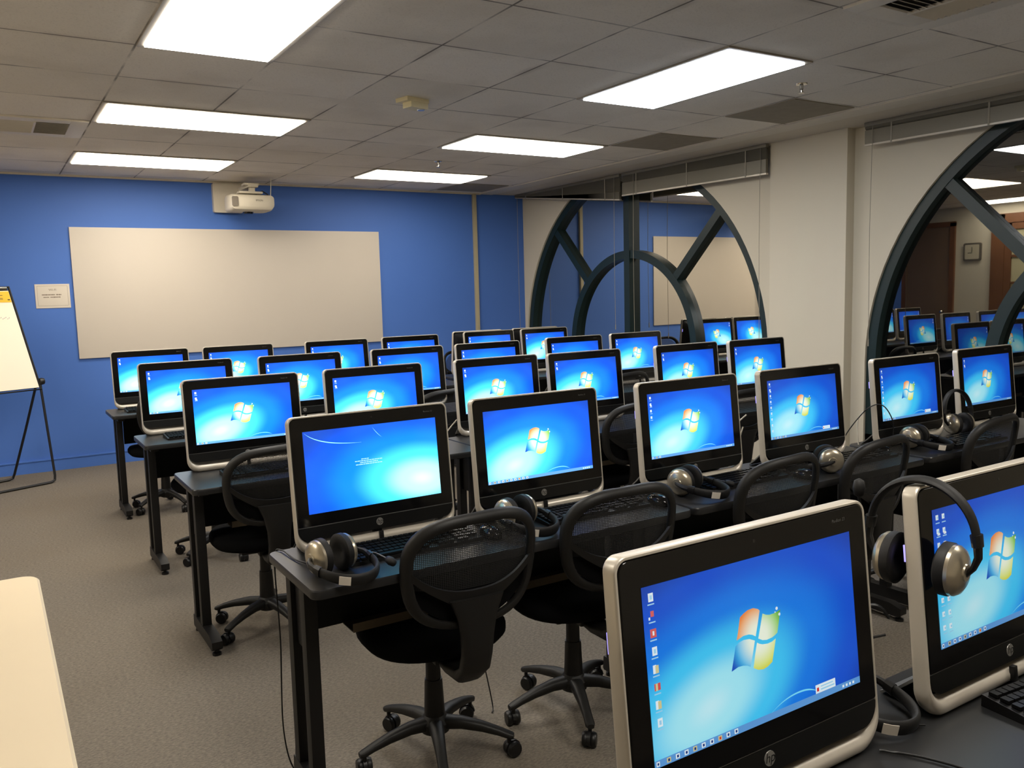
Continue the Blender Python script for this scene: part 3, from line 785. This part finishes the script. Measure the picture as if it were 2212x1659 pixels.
# ------------------------------------------------------------------ desks
DW, DD = 1.375, .425
def make_desk():
    t = thing('computer_desk', 'x', 'desk')
    b = MB(); R = rrect(-DW / 2, DW / 2, -DD / 2, DD / 2, .028, 5)
    b.loops([[(x * .997, y * .992, DESK_Z - .026) for x, y in R], [(x, y, DESK_Z - .022) for x, y in R], [(x, y, DESK_Z - .004) for x, y in R], [(x * .997, y * .992, DESK_Z) for x, y in R]])
    b.build('tabletop', M['desk_top'], t)
    for sx in (-1, 1):
        x = sx * (DW / 2 - .065)
        b = MB(); b.box((x, .035, .385), (.04, .042, .66), .004); b.box((x, .165, .385), (.04, .042, .66), .004)
        b.box((x, .05, DESK_Z - .041), (.042, .30, .03), .003); b.box((x, .10, .595), (.010, .13, .26), .002)
        lg = b.build('leg', M['desk_metal'], t)
        b = MB(); P = [(-.165, .032), (-.165, .062), (-.11, .078), (.20, .078), (.205, .03), (.20, .022), (-.15, .022)]
        b.loops([[(x - .022, y, z) for y, z in P], [(x + .022, y, z) for y, z in P]]); b.build('foot', M['desk_metal'], lg)
        b = MB()
        for y in (-.145, .185): b.lathe([(.0, 0), (.019, 0), (.019, .010), (.007, .014), (.007, .026)], (x, y, 0), 12)
        b.build('glide', M['black'], lg)
    b = MB(); b.box((0, .165, .60), (DW - .21, .012, .23)); b.build('modesty_panel', M['panel_black'], t, smooth=0)
    b = MB(); b.box((.04, .11, .4865), (DW - .34, .09, .003)); b.box((.04, .065, .499), (DW - .34, .003, .028)); b.build('cable_tray', M['tray'], t, smooth=0)
    return t
DESK = make_desk()
DROW = {1: 2.10, 2: 3.55, 3: 4.82, 4: 6.235, 0: .53}
DX = {1: [.675, 2.065, 3.475], 2: [.665, 2.05, 3.45], 3: [.675, 2.08, 3.54], 4: [.685, 2.10, 3.60], 0: [.64]}
DN = ['aisle end', 'middle', 'window end']
first = True
for r in (0, 1, 2, 3, 4):
    for i, x in enumerate(DX[r]):
        loc = (x + DW / 2, DROW[r] + DD / 2, 0)
        lb = 'black desk carrying the two close computers' if r == 0 else 'narrow black computer desk at the %s of the %s' % (DN[i], ROWN[r])
        if first: o = DESK; o.location = loc; first = False
        else: o = dup(DESK, loc=loc)
        tag(o, lb, 'desk', 'computer desks')
dup(DESK, 'black desk under the dark turned-away computers', 'computer desks', (3.60 + DW / 2, 6.235 + DD + .012 + DD / 2, 0), PI)

# ------------------------------------------------------------------ task chairs
def make_chair(turn):
    t = thing('task_chair', 'x', 'chair')
    def sup(a, p): c, s_ = math.cos(a), math.sin(a); return math.copysign(abs(c) ** p, c), math.copysign(abs(s_) ** p, s_)
    # seat
    b = MB(); rings = []
    for (k, z) in ((.80, .408), (.94, .413), (1., .430), (1.0, .450), (.95, .466), (.75, .471), (.4, .468), (.03, .466)):
        rings.append([(.235 * k * sup(2 * PI * q / 40, .8)[0], .225 * k * sup(2 * PI * q / 40, .8)[1] + .005, z - .012 * (k ** 2) * max(0, math.sin(2 * PI * q / 40)) ** 4) for q in range(40)])
    b.loops(rings); b.build('seat', M['fabric'], t, smooth=50)
    b = MB(); b.box((0, 0, .394), (.24, .22, .03), .01); b.box((0, -.05, .388), (.10, .20, .03), .008); b.build('seat_plate', M['chair_plastic'], t)
    # back: a curved hoop leaning back
    def bp(x, z, off=0.):     # point on the curved back
        f = (z - .56) / .34
        return (x, -.335 - .05 * f + .048 * (x / .23) ** 2 + off, z)
    def hoop(k, zc=.731, hw=.195, hh=.160):
        a = 2 * PI * k; c, s_ = sup(a, .68)
        w = hw * (1 + .06 * s_) ; return (w * c, zc + hh * s_ + (.010 * c if s_ > 0 else 0))
    n = 48; pts = [bp(*hoop(k / n)) for k in range(n)]
    rr = [.0165 + .005 * abs(math.cos(2 * PI * k / n)) for k in range(n)]
    b = MB(); b.tube(pts, rr, 10, closed=True, flat=.62, up=None)
    b.build('back_hoop', M['chair_plastic'], t, smooth=50)
    # netting in the upper opening
    b = MB(); nx, nz = 16, 12; grid = []
    for j in range(nz + 1):
        row = []
        for i in range(nx + 1):
            u = -1 + 2 * i / nx; v = -1 + 2 * j / nz
            x = u * math.sqrt(max(0, 1 - v * v * .5)); z = v * math.sqrt(max(0, 1 - u * u * .5))
            row.append(b.bm.verts.new(bp(.193 * x, .731 + .157 * z, .004)))
        grid.append(row)
    for j in range(nz):
        b.slot = 1 if j < 4 else 0
        for i in range(nx): b.face([grid[j][i], grid[j][i + 1], grid[j + 1][i + 1], grid[j + 1][i]])
    b.build('netting', [M['netting'], M['fabric']], t, smooth=60)
    # sagging lumbar bar
    def shell(ptop, pbot, th):
        rings = []
        for (xt, zt), (xb, zb) in zip(ptop, pbot):
            rings.append([bp(xt, zt, -.004), bp(xb, zb, -.004), bp(xb, zb, -.004 - th), bp(xt, zt, -.004 - th)])
        return rings
    P0, P1 = [], []
    for k in range(25):
        u = -1 + 2 * k / 24; x = .190 * u
        zt = .677 + .075 * abs(u) ** 2.6
        zb = zt - .024 - .040 * math.exp(-(u / .42) ** 2)
        P0.append((x, zt)); P1.append((x, zb))
    b = MB(); b.loops(shell(P0, P1, .011)); b.build('lumbar_bar', M['chair_plastic'], t, smooth=40)
    # spine bracket
    b = MB(); rings = []
    for (z, y, w, d) in ((.655, -.366, .085, .012), (.60, -.362, .062, .018), (.54, -.36, .05, .022), (.48, -.352, .046, .026), (.43, -.333, .045, .028), (.395, -.285, .045, .026), (.38, -.195, .042, .018), (.382, -.10, .038, .012)):
        rings.append([(w * c, y + (d * s_ if z > .42 else d * s_ * .5), z + (0 if z > .42 else d * s_ * .8)) for c, s_ in (sup(2 * PI * q / 16, .6) for q in range(16))])
    b.loops(rings); b.build('back_bracket', M['chair_plastic'], t, smooth=45)
    # gas lift
    b = MB(); b.lathe([(.034, .085), (.036, .10), (.033, .17), (.030, .245), (.029, .262)], seg=20); b.lathe([(.025, .26), (.024, .335), (.022, .337)], seg=20)
    cl = b.build('column', M['black'], t)
    b = MB(); b.lathe([(.014, .33), (.014, .385)], seg=16); b.build('gas_rod', M['chrome'], cl)
    b = MB(); b.lathe([(.03, .075), (.048, .085), (.05, .115), (.038, .135), (.034, .14)], seg=24); hub = b.build('base_hub', M['chair_plastic'], t)
    for k in range(5):
        a = 2 * PI * k / 5 + turn; X = Matrix.Rotation(a, 4, 'Z')
        b = MB(); rings = []
        for (r, z, w, h) in ((.025, .112, .026, .022), (.09, .112, .022, .019), (.16, .100, .018, .016), (.215, .085, .016, .013), (.250, .073, .017, .011), (.262, .071, .012, .008)):
            rings.append([X @ Vector((r, w * c, z + h * s_)) for c, s_ in (sup(2 * PI * q / 12, .7) for q in range(12))])
        b.loops(rings); arm = b.build('base_arm', M['chair_plastic'], t, smooth=50)
        b = MB(); Y = X @ Matrix.Translation((.246, 0, 0)) @ Matrix.Rotation(.7 + 1.3 * k, 4, 'Z')
        for sx in (-1, 1): b.lathe([(.002, -.010), (.022, -.010), (.0255, -.004), (.0255, .004), (.022, .010), (.002, .010)], (.012, sx * .0135, .0255), 18, 'y', X=Y)
        b.tube([Y @ Vector((.0, 0, .04)), Y @ Vector((0, 0, .074))], .007, 8)
        rings = [[Y @ Vector((.012 + .0285 * math.cos(q), y, .0255 + .0285 * math.sin(q))) for q in [-.3 + (PI + .2) * j / 10 for j in range(11)]] for y in (-.006, .006)]
        b.loops(rings, cap=True); b.build('caster', M['black'], arm, smooth=40)
    return t
CHAIR = make_chair(-.6)
CHAIR_B = make_chair(.0)        # same chair, its star base swivelled the other way
CH = [(1, 1.155, 2.385, -.08, 'black mesh task chair at the sign-in-screen computer'), (1, 1.705, 2.36, -.13, 'black mesh task chair at the computer without desktop icons'),
      (1, 2.415, 2.365, -.02, 'black task chair at the third seat from the aisle, fourth lit row'), (1, 2.98, 2.365, .02, 'black task chair in front of the pale column, fourth lit row'), (1, 3.83, 2.365, .02, 'black task chair at the pop-up-note computer by the arched window'),
      (2, 1.012, 3.82, -.08, 'black task chair at the aisle seat of the third lit row'), (2, 2.96, 3.82, .0, 'black task chair at the third seat from the windows, third lit row'), (2, 3.84, 3.82, -.1, 'black task chair at the second seat from the windows, third lit row'),
      (3, 1.08, 5.10, .04, 'black task chair at the aisle seat of the second lit row'), (3, 2.44, 5.10, .04, 'black task chair at the middle desk of the second lit row'), (3, 3.98, 5.10, .0, 'black task chair at the window-end desk of the second lit row'),
      (4, 1.035, 6.51, .02, 'black task chair at the aisle seat of the first lit row'), (5, 4.26, 7.46, PI + .1, 'black task chair facing the dark turned-away computers')]
for n, (r, x, y, rz, lb) in enumerate(CH):
    o = CHAIR if n == 0 else CHAIR_B if n == 2 else dup(CHAIR if n < 2 else CHAIR_B)
    o.location = (x, y, 0); o.rotation_euler = (0, 0, rz)
    tag(o, lb, 'chair', 'black mesh task chairs')

# ------------------------------------------------------------------ keyboards and mice
def make_keyboard():
    t = thing('keyboard', 'x', 'keyboard')
    b = MB(); b.loops([[(-.22, y, 0), (.22, y, 0), (.22, y, h), (-.22, y, h)] for y, h in ((-.068, .010), (.068, .022))]); b.build('body', M['black'], t)
    b = MB()
    for r in range(6):
        y = -.055 + .0215 * r; z = .0105 + .012 * (y + .068) / .136 + .002
        x = -.212
        ws = ([.024, .022, .022, .105, .022, .022, .024] if r == 0 else [.017] * 16)
        for w in ws:
            b.box((x + w / 2, y, z + .002), (w - .0025, .0165, .006), 0); x += w + (.0012 if r == 0 else .0008)
        for k in range(7 if r else 5): b.box((.075 + .0195 * k + (.01 if k > 2 else 0), y, z + .002), (.0155, .0165, .006), 0)
    b.build('keys', M['chin'], t, smooth=0)
    b = MB(); b.tube([(-.02, .066, .016), (-.015, .072, .012), (-.005, .075, .006), (.01, .075, .004)], .0022, 6); b.build('cord', M['cord_black'], t)
    return t
KB = make_keyboard()
KBS = [(1.055, 2.303, 0, 'black keyboard under the sign-in-screen computer'), (1.742, 2.295, .0, 'black keyboard under the computer without desktop icons'), (2.485, 2.30, .02, 'black keyboard beside the silver headset, fourth lit row'),
       (3.185, 2.278, 0, 'black keyboard at the desk in front of the pale column'), (3.955, 2.205, .0, 'black keyboard at the arched-window desk beside a labelled headset'), (1.700, .700, -.10, 'black keyboard on the close desk'),
       (1.05, 3.735, .03, 'black keyboard at the aisle seat, third lit row'), (1.03, 5.005, .03, 'black keyboard at the aisle seat, second lit row'), (1.01, 6.41, .02, 'black keyboard at the aisle seat, first lit row')]
for n, (x, y, rz, lb) in enumerate(KBS):
    o = KB if n == 0 else dup(KB)
    o.location = (x, y, DESK_Z + .0005); o.rotation_euler = (0, 0, rz); tag(o, lb, 'keyboard', 'black keyboards')
def make_mouse():
    t = thing('mouse', 'x', 'mouse')
    b = MB(); rings = []
    for (k, z) in ((.9, 0), (1, .006), (1., .014), (.88, .024), (.62, .032), (.3, .036), (.03, .037)):
        rings.append([(.031 * k * math.cos(2 * PI * q / 24), .055 * k * math.sin(2 * PI * q / 24) - .004 * (1 - k), z) for q in range(24)])
    b.loops(rings); b.build('shell', M['black_gloss'], t, smooth=60)
    b = MB(); b.lathe([(.002, -.004), (.010, -.004), (.010, .004), (.002, .004)], (0, .026, .026), 14, 'x'); b.build('wheel', M['black'], t)
    b = MB(); b.tube([(0, .054, .008), (.005, .09, .004), (.03, .12, .003), (.02, .15, .003)], .002, 6); b.build('cord', M['cord_black'], t)
    return t
MS = make_mouse()
for n, (x, y, rz, lb) in enumerate([(1.312, 2.255, .0, 'glossy black mouse behind the mesh back at the sign-in computer'), (2.002, 2.23, .0, 'glossy black mouse beside the keyboard without-icons computer'), (2.742, 2.185, .0, 'black mouse beside the silver headset desk keyboard'), (3.405, 2.30, 0, 'black mouse at the edge of the pale-column desk')]):
    o = MS if n == 0 else dup(MS)
    o.location = (x, y, DESK_Z + .0005); o.rotation_euler = (0, 0, rz); tag(o, lb, 'mouse', 'black mice')

# ------------------------------------------------------------------ headsets
def make_headset(mic=1, gap=0., sticker=True):
    """upright: cups at +-x, band arching to +z"""
    t = thing('headset', 'x', 'headset')
    H, R0 = .168, .084 + gap
    def band(f):
        a = PI * f; return (R0 * math.cos(a), 0, .060 + (H - .060) * math.sin(a))
    pts = [band(k / 28) for k in range(29)]
    b = MB(); b.tube(pts, [.0060 + .0020 * math.sin(PI * k / 28) for k in range(29)], 12, flat=2.2, up=(0, 0, 1)); hb = b.build('headband', M['black_soft'], t, smooth=50)
    b = MB()
    p = [band(.66), band(.71), band(.76)]
    if sticker: n_ = [Vector((q[0], 0, q[2] - .060)).normalized() * .0095 for q in p]
    if sticker: b.loops([[(q[0] + m.x, -.012, q[2] + m.z), (q[0] + m.x, .012, q[2] + m.z), (q[0] + m.x * .9, .012, q[2] + m.z * .9), (q[0] + m.x * .9, -.012, q[2] + m.z * .9)] for q, m in zip(p, n_)]); b.build('sticker', M['paper'], hb)
    g = gap
    for sx in (-1, 1):
        b = MB(); b.tube([(sx * (.083 + g), 0, .078), (sx * (.0865 + g), 0, .055)], [.011, .010], 10, flat=1.4, up=(1, 0, 0))
        b.tube([(sx * (.086 + g), 0, .060), (sx * (.088 + g), .0, .034), (sx * (.080 + g), .0, .012), (sx * (.064 + g), .0, -.008)], [.0085, .0075, .006, .005], 8, flat=1.3, up=(1, 0, 0)); b.build('yoke', M['black'], t)
        b = MB(); b.lathe([(.002, sx * (.0700 + g)), (.016, sx * (.0695 + g)), (.0175, sx * (.0665 + g)), (.034, sx * (.0640 + g)), (.044, sx * (.0585 + g)), (.0495, sx * (.0505 + g)), (.0500, sx * (.044 + g))], (0, 0, 0), 32, 'x'); cup = b.build('ear_cup', M['cup_silver'], t)
        b = MB(); b.lathe([(.0485, sx * (.045 + g)), (.0525, sx * (.040 + g)), (.0525, sx * (.026 + g)), (.044, sx * (.0205 + g)), (.026, sx * (.024 + g)), (.002, sx * (.034 + g))], (0, 0, 0), 32, 'x'); b.build('cushion', M['black_soft'], cup, smooth=50)
        if sx == mic:
            b = MB(); q = [(sx * (.068 + g), -.006, -.012), (sx * (.086 + g), .0, .02), (sx * (.104 + g), .004, .07), (sx * (.108 + g), .006, .115)]
            b.tube(q, .0030, 8); mb_ = b.build('mic_boom', M['black'], t)
            b = MB(); b.lathe([(.002, -.020), (.010, -.015), (.0125, 0), (.010, .015), (.002, .020)], (sx * (.108 + g), .006, .132), 14); b.build('foam_tip', M['black_soft'], mb_, smooth=60)
    return t
HS = make_headset()
def lie(pitch=.13, yaw=0.): return (Matrix.Rotation(yaw, 3, 'Z') @ Matrix.Rotation(PI / 2 + pitch, 3, 'X')).to_euler()
def mrot(*ops):
    m = Matrix.Identity(3)
    for ax, an in ops: m = m @ Matrix.Rotation(an, 3, ax)
    return m.to_euler()
hz = DESK_Z + .0535
HSW = make_headset(1, .018, False)          # stretched around the rim of a computer
HSN = make_headset(0, 0., False)
HSQ = make_headset(0, 0., True)
used = set()
for src, loc, rot, sc_, lb in [(HS, (.775, 2.225, hz), lie(.19, .22), 1., 'silver-cupped headset at the aisle corner of the sign-in computer desk'),
    (HS, (1.432, 2.290, hz), lie(.19, .15), 1., 'headset with white sticker between the first two keyboards, fourth lit row'),
    (HS, (2.185, 2.285, hz), lie(.19, .35), 1., 'silver headset lying before the third-seat computer, fourth lit row'),
    (HSN, (2.912, 2.205, hz), lie(.19, .93 - PI), 1., 'silver headset with one round cup outward, by the pale-column keyboard'),
    (HS, (3.640, 2.285, hz), lie(.19, .15), 1., 'silver-cupped labelled headset on the arched-window desk'),
    (HSQ, (1.283, .935, hz - .0085), lie(.19, .06), .82, 'black headset lying on the close desk between the two computers'),
    (HSW, (1.380, .848, 1.0185), mrot(('Z', PI / 2 + .15), ('Y', .0)), .9, 'silver headset hanging over the corner of the close computer'),
    (HSN, (4.125, 2.352, hz), mrot(('Z', -.25), ('X', -.16)), 1., 'dark headset leaning upright beside the window-seat computer, fourth lit row')]:
    o = dup(src) if src in used else src
    used.add(src)
    o.location = loc; o.rotation_euler = rot; o.scale = (sc_,) * 3; tag(o, lb, 'headset', 'computer headsets')

# ------------------------------------------------------------------ cords
def cord(name, pts, r, m, label):
    """smooth cord through the given points"""
    P = [Vector(p) for p in pts]; out = []
    for i in range(len(P) - 1):
        p0, p1, p2, p3 = P[max(i - 1, 0)], P[i], P[i + 1], P[min(i + 2, len(P) - 1)]
        for k in range(8):
            f = k / 8
            out.append(.5 * ((2 * p1) + (p2 - p0) * f + (2 * p0 - 5 * p1 + 4 * p2 - p3) * f * f + (3 * p1 - p0 - 3 * p2 + p3) * f ** 3))
    out.append(P[-1])
    b = MB(); b.tube(out, r, 6); return tag(b.build(name, m, None, smooth=60), label, 'cord')
dz = DESK_Z
cord('black_cable', [(.735, 2.31, dz + .012), (.72, 2.40, dz + .004), (.715, 2.50, dz + .006), (.70, 2.535, dz - .03), (.705, 2.54, .45), (.70, 2.545, .15), (.73, 2.53, .006), (.80, 2.49, .005), (.86, 2.44, .006), (.85, 2.36, .006), (.80, 2.33, .006)], .0025, M['cord_black'], 'thin black cord hanging off the back corner of the sign-in desk to the carpet')
cord('black_cable', [(.80, 2.545, dz + .05), (.755, 2.555, dz - .05), (.745, 2.56, .5), (.75, 2.57, .2), (.74, 2.57, .006)], .0028, M['cord_black'], 'black power cord hanging straight behind the sign-in desk')
cord('black_cable', [(.80, 2.475, dz + .045), (.84, 2.48, dz + .052), (.87, 2.465, dz + .062), (.90, 2.48, dz + .048), (.93, 2.465, dz + .066), (.96, 2.48, dz + .046)], .0022, M['cord_black'], 'tangled black cord behind the silver rim of the sign-in computer')
cord('white_cable', [(2.62, 2.51, dz + .10), (2.66, 2.52, dz + .14), (2.71, 2.51, dz + .19), (2.75, 2.50, dz + .22)], .0032, M['cord_white'], 'white cable between the third-seat and pale-column computers')
cord('white_cable', [(2.60, 2.515, dz + .03), (2.66, 2.52, dz + .07), (2.70, 2.505, dz + .10), (2.73, 2.50, dz + .17)], .003, M['cord_white'], 'lower white cable looping between third-seat and pale-column computers')
cord('black_cable', [(2.64, 2.545, dz + .02), (2.68, 2.555, dz + .12), (2.70, 2.54, dz + .05), (2.715, 2.55, dz + .14), (2.73, 2.545, dz + .03)], .003, M['cord_black'], 'black cord bunched behind the white cables, fourth lit row')
cord('white_cable', [(3.485, 2.47, dz + .005), (3.49, 2.48, dz + .06), (3.505, 2.49, dz + .12), (3.53, 2.48, dz + .16)], .003, M['cord_white'], 'white cable beside the arched-window computer')
cord('black_cable', [(3.455, 2.535, dz - .10), (3.458, 2.535, dz + .02), (3.468, 2.45, dz + .15), (3.474, 2.385, dz + .205), (3.50, 2.35, dz + .20), (3.54, 2.335, dz + .14), (3.552, 2.335, dz + .08), (3.545, 2.338, dz + .005)], .0026, M['cord_black'], 'black cord hung over the rim of the arched-window computer')
cord('white_cable', [(2.03, 3.96, dz + .004), (2.08, 3.99, dz + .04), (2.13, 3.985, dz + .09)], .0035, M['cord_white'], 'short white cable at the corner of the middle desk, third lit row')
cord('white_cable', [(2.64, 4.00, dz + .08), (2.66, 4.02, dz + .12), (2.70, 4.0, dz + .15)], .0035, M['cord_white'], 'white cable stub behind the middle desk of the third lit row')
cord('black_cable', [(1.325, .930, .985), (1.32, .985, .93), (1.325, .995, .84), (1.33, 1.0, .78), (1.34, 1.0, dz - .05)], .0024, M['cord_black'], 'black cord dropping from the hanging headset to the close desk')
cord('black_cable', [(1.347, .885, .912), (1.325, .905, .935), (1.290, .965, .885), (1.285, .998, .82), (1.28, 1.01, dz - .03)], .003, M['cord_black'], 'looped black cord at the side of the headset-hung computer')
cord('black_cable', [(1.342, .888, .88), (1.33, .925, .86), (1.352, 1.01, .80), (1.375, 1.02, dz + .02), (1.40, 1.02, dz - .06)], .0026, M['cord_black'], 'second black cord loop behind the lying close-desk headset')
cord('black_cable', [(1.20, .80, dz + .004), (1.24, .745, dz + .004), (1.27, .66, dz + .004), (1.28, .55, dz + .004)], .0024, M['cord_black'], 'thin black cord running across the close desk to its edge')
cord('black_cable', [(1.10, 2.26, .455), (1.12, 2.28, .40), (1.09, 2.27, .30), (1.11, 2.30, .2)], .0022, M['cord_black'], 'thin cord dangling below the seat of the sign-in chair') if False else None
cord('black_cable', [(1.395, 2.52, .47), (1.41, 2.55, .36), (1.44, 2.55, .18), (1.46, 2.53, .02), (1.44, 2.50, .006)], .0024, M['cord_black'], 'thin black cord dangling under the sign-in desk to the carpet')
t = thing('audio_plug', 'gold-tipped audio plug lying inside the close-desk headset', 'plug', (1.30, .825, dz + .006), -.6)
b = MB(); b.lathe([(.001, -.032), (.0018, -.030), (.0018, -.012)], seg=10, axis='x'); b.build('tip', mat('gold_plug', (214, 170, 80), .25, metal=1.), t)
b = MB(); b.lathe([(.0018, -.012), (.0038, -.010), (.0038, .014), (.002, .02), (.0018, .04)], seg=10, axis='x'); b.build('barrel', M['black'], t)
b = MB(); b.box((1.265, .915, dz + .004), (.028, .014, .003), .001, seg=1); tag(b.build('cord_tag', M['paper']), 'small white tag lying behind the close-desk headset', 'tag')

# ------------------------------------------------------------------ cream table in the corner of the picture
t = thing('work_table', 'cream laminate table beside the aisle', 'table', (-.35, 2.02, 0))
b = MB(); R = rrect(-.42, .42, -.70, .70, .045, 6)
b.loops([[(x, y, .715) for x, y in R], [(x * 1.0, y, .742) for x, y in R], [(x * .99, y * .994, .746) for x, y in R]]); b.build('tabletop', [M['cream_top']], t)
b = MB(); b.loops([[(x * k, y * (1 + (k - 1) * .6), z) for x, y in R] for k, z in ((1.0, .7165), (1.006, .720), (1.006, .738), (1.0, .7415))], cap=False); b.build('edge_band', M['cream_edge'], t)
for sx in (-1, 1):
    for sy in (-1, 1):
        b = MB(); b.tube([(sx * .35, sy * .62, .715), (sx * .36, sy * .63, .0)], [.018, .016], 12); b.build('leg', M['desk_metal'], t)

# ------------------------------------------------------------------ flip-chart easel
yaw = math.radians(24)
t = thing('flip_chart_easel', 'black flip-chart easel with a white pad near the blue wall', 'easel', (.375, 8.03, 0), yaw)
W_ = .70; cr_, sn_ = .9, .1
# local: x to the left is negative (board runs from x=-W to 0), front faces -y
def lean(x, h): return (x - .105 * (h / .86) + .0, .045 + h * .20, .80 + h)
b = MB(); X0_ = lean(-W_, 0); 
fr = [lean(-W_, 0), lean(0, 0), lean(0, .86), lean(-W_, .86)]
b.tube(fr, .011, 8, closed=True); b.build('board_frame', M['easel_black'], t)
b = MB(); q = [lean(-W_ + .012, .012), lean(-.012, .012), lean(-.012, .845), lean(-W_ + .012, .845)]
b.loops([[(p[0], p[1] + .004, p[2]) for p in q], [(p[0], p[1] + .010, p[2]) for p in q]]); b.build('board', M['easel_black'], t, smooth=0)
b = MB()
for x in (-.0,): pass
b.box(lean(-W_ / 2, .85), (W_ - .04, .03, .022), .004); b.build('clamp_bar', M['chrome'], t)
b = MB(); q = [lean(-W_ + .02, .018), lean(-.016, .018), lean(-.016, .83), lean(-W_ + .02, .83)]
b.loops([[(p[0], p[1] - .012, p[2]) for p in q], [(p[0], p[1] + .002, p[2]) for p in q]]); pad = b.build('pad', M['pad'], t, smooth=0)
b = MB(); q = [lean(-W_ + .02, .735), lean(-.018, .735), lean(-.018, .825), lean(-W_ + .02, .825)]
b.loops([[(p[0], p[1] - .0150, p[2]) for p in q], [(p[0], p[1] - .011, p[2]) for p in q]]); hd = b.build('pad_header', M['yellow'], t, smooth=0)
b = MB()
for (x0, x1, h0, h1) in ((-.40, -.075, .790, .794), (-.20, -.08, .765, .769), (-.20, -.08, .758, .761), (-.045, -.025, .752, .760)):
    q = [lean(x0, h0), lean(x1, h0), lean(x1, h1), lean(x0, h1)]; b.poly([(p[0], p[1] - .0158, p[2]) for p in q])
b.build('header_print', M['ink_dark'], hd, smooth=0)
b = MB()
for k in range(16):
    x = -.27 + .0125 * k; h = .60 + .006 * math.sin(k * 2.1)
    q = [lean(x, h), lean(x + .009, h + .002), lean(x + .010, h + .010 + .006 * math.cos(k * 3)), lean(x + .003, h + .008)]; b.poly([(p[0], p[1] - .0128, p[2]) for p in q])
b.build('faint_writing', M['ink_faint'], pad, smooth=0)
def easel_leg(y1, sgn):
    P = [(-.02, .06, .86), (-.01, .06 + (y1 - .06) * .5, .45), (.008, y1, .05), (.0, y1, .02), (-.04, y1, .011), (-W_ + .02, y1, .011), (-W_ - .02, y1, .02), (-W_ - .035, y1, .05), (-W_ - .02, .06 + (y1 - .06) * .5, .45), (-W_ + .0, .06, .86)]
    return P
b = MB(); b.tube([(-.0, .055, .87), (.012, .02, .45), (.025, -.01, .06), (.018, -.015, .022), (-.02, -.03, .011), (-W_ / 2, -.03, .011), (-W_ + .02, -.03, .011), (-W_ - .018, -.015, .022), (-W_ - .025, -.01, .06), (-W_ - .012, .02, .45), (-W_ + .0, .055, .87)], .0105, 8); b.build('front_leg_loop', M['easel_black'], t)
b = MB(); b.tube([(-.03, .07, .82), (-.07, .22, .45), (-.115, .385, .06), (-.125, .40, .022), (-.16, .405, .011), (-W_ / 2, .405, .011), (-W_ + .16, .405, .011), (-W_ + .125, .40, .022), (-W_ + .115, .385, .06), (-W_ + .07, .22, .45), (-W_ + .03, .07, .82)], .0105, 8); b.build('rear_leg_loop', M['easel_black'], t)
for x in (.012, -W_ - .012):
    b = MB(); b.lathe([(.002, -.02), (.026, -.018), (.03, 0), (.026, .018), (.002, .02)], (x, .05, .865), 18, 'x'); b.build('pivot_knob', M['easel_black'], t)

# ------------------------------------------------------------------ world, camera, view
w = bpy.data.worlds.new('night'); sc.world = w; w.use_nodes = True
w.node_tree.nodes['Background'].inputs[0].default_value = (.02, .025, .035, 1); w.node_tree.nodes['Background'].inputs[1].default_value = .05

f_px, yaw, pit, rol = 1810.15, math.radians(31.9945), math.radians(-6.3401), math.radians(-1.5043)
F = Vector((math.sin(yaw) * math.cos(pit), math.cos(yaw) * math.cos(pit), math.sin(pit)))
R = Vector((math.cos(yaw), -math.sin(yaw), 0)); U = R.cross(F)
Xc = R * math.cos(rol) + U * math.sin(rol); Yc = -R * math.sin(rol) + U * math.cos(rol)
cam = bpy.data.cameras.new('camera'); co = bpy.data.objects.new('camera', cam); C.objects.link(co)
cam.sensor_width = 36; cam.lens = 36 * f_px / 2212; cam.clip_start = .05
co.matrix_world = Matrix(((Xc.x, Yc.x, -F.x, 0), (Xc.y, Yc.y, -F.y, 0), (Xc.z, Yc.z, -F.z, 1.52), (0, 0, 0, 1)))
sc.camera = co
sc.view_settings.view_transform = 'Standard'; sc.view_settings.look = 'None'; sc.view_settings.gamma = 1; sc.view_settings.use_curve_mapping = False
sc.view_settings.exposure = 0.
sc.cycles.use_denoising = True
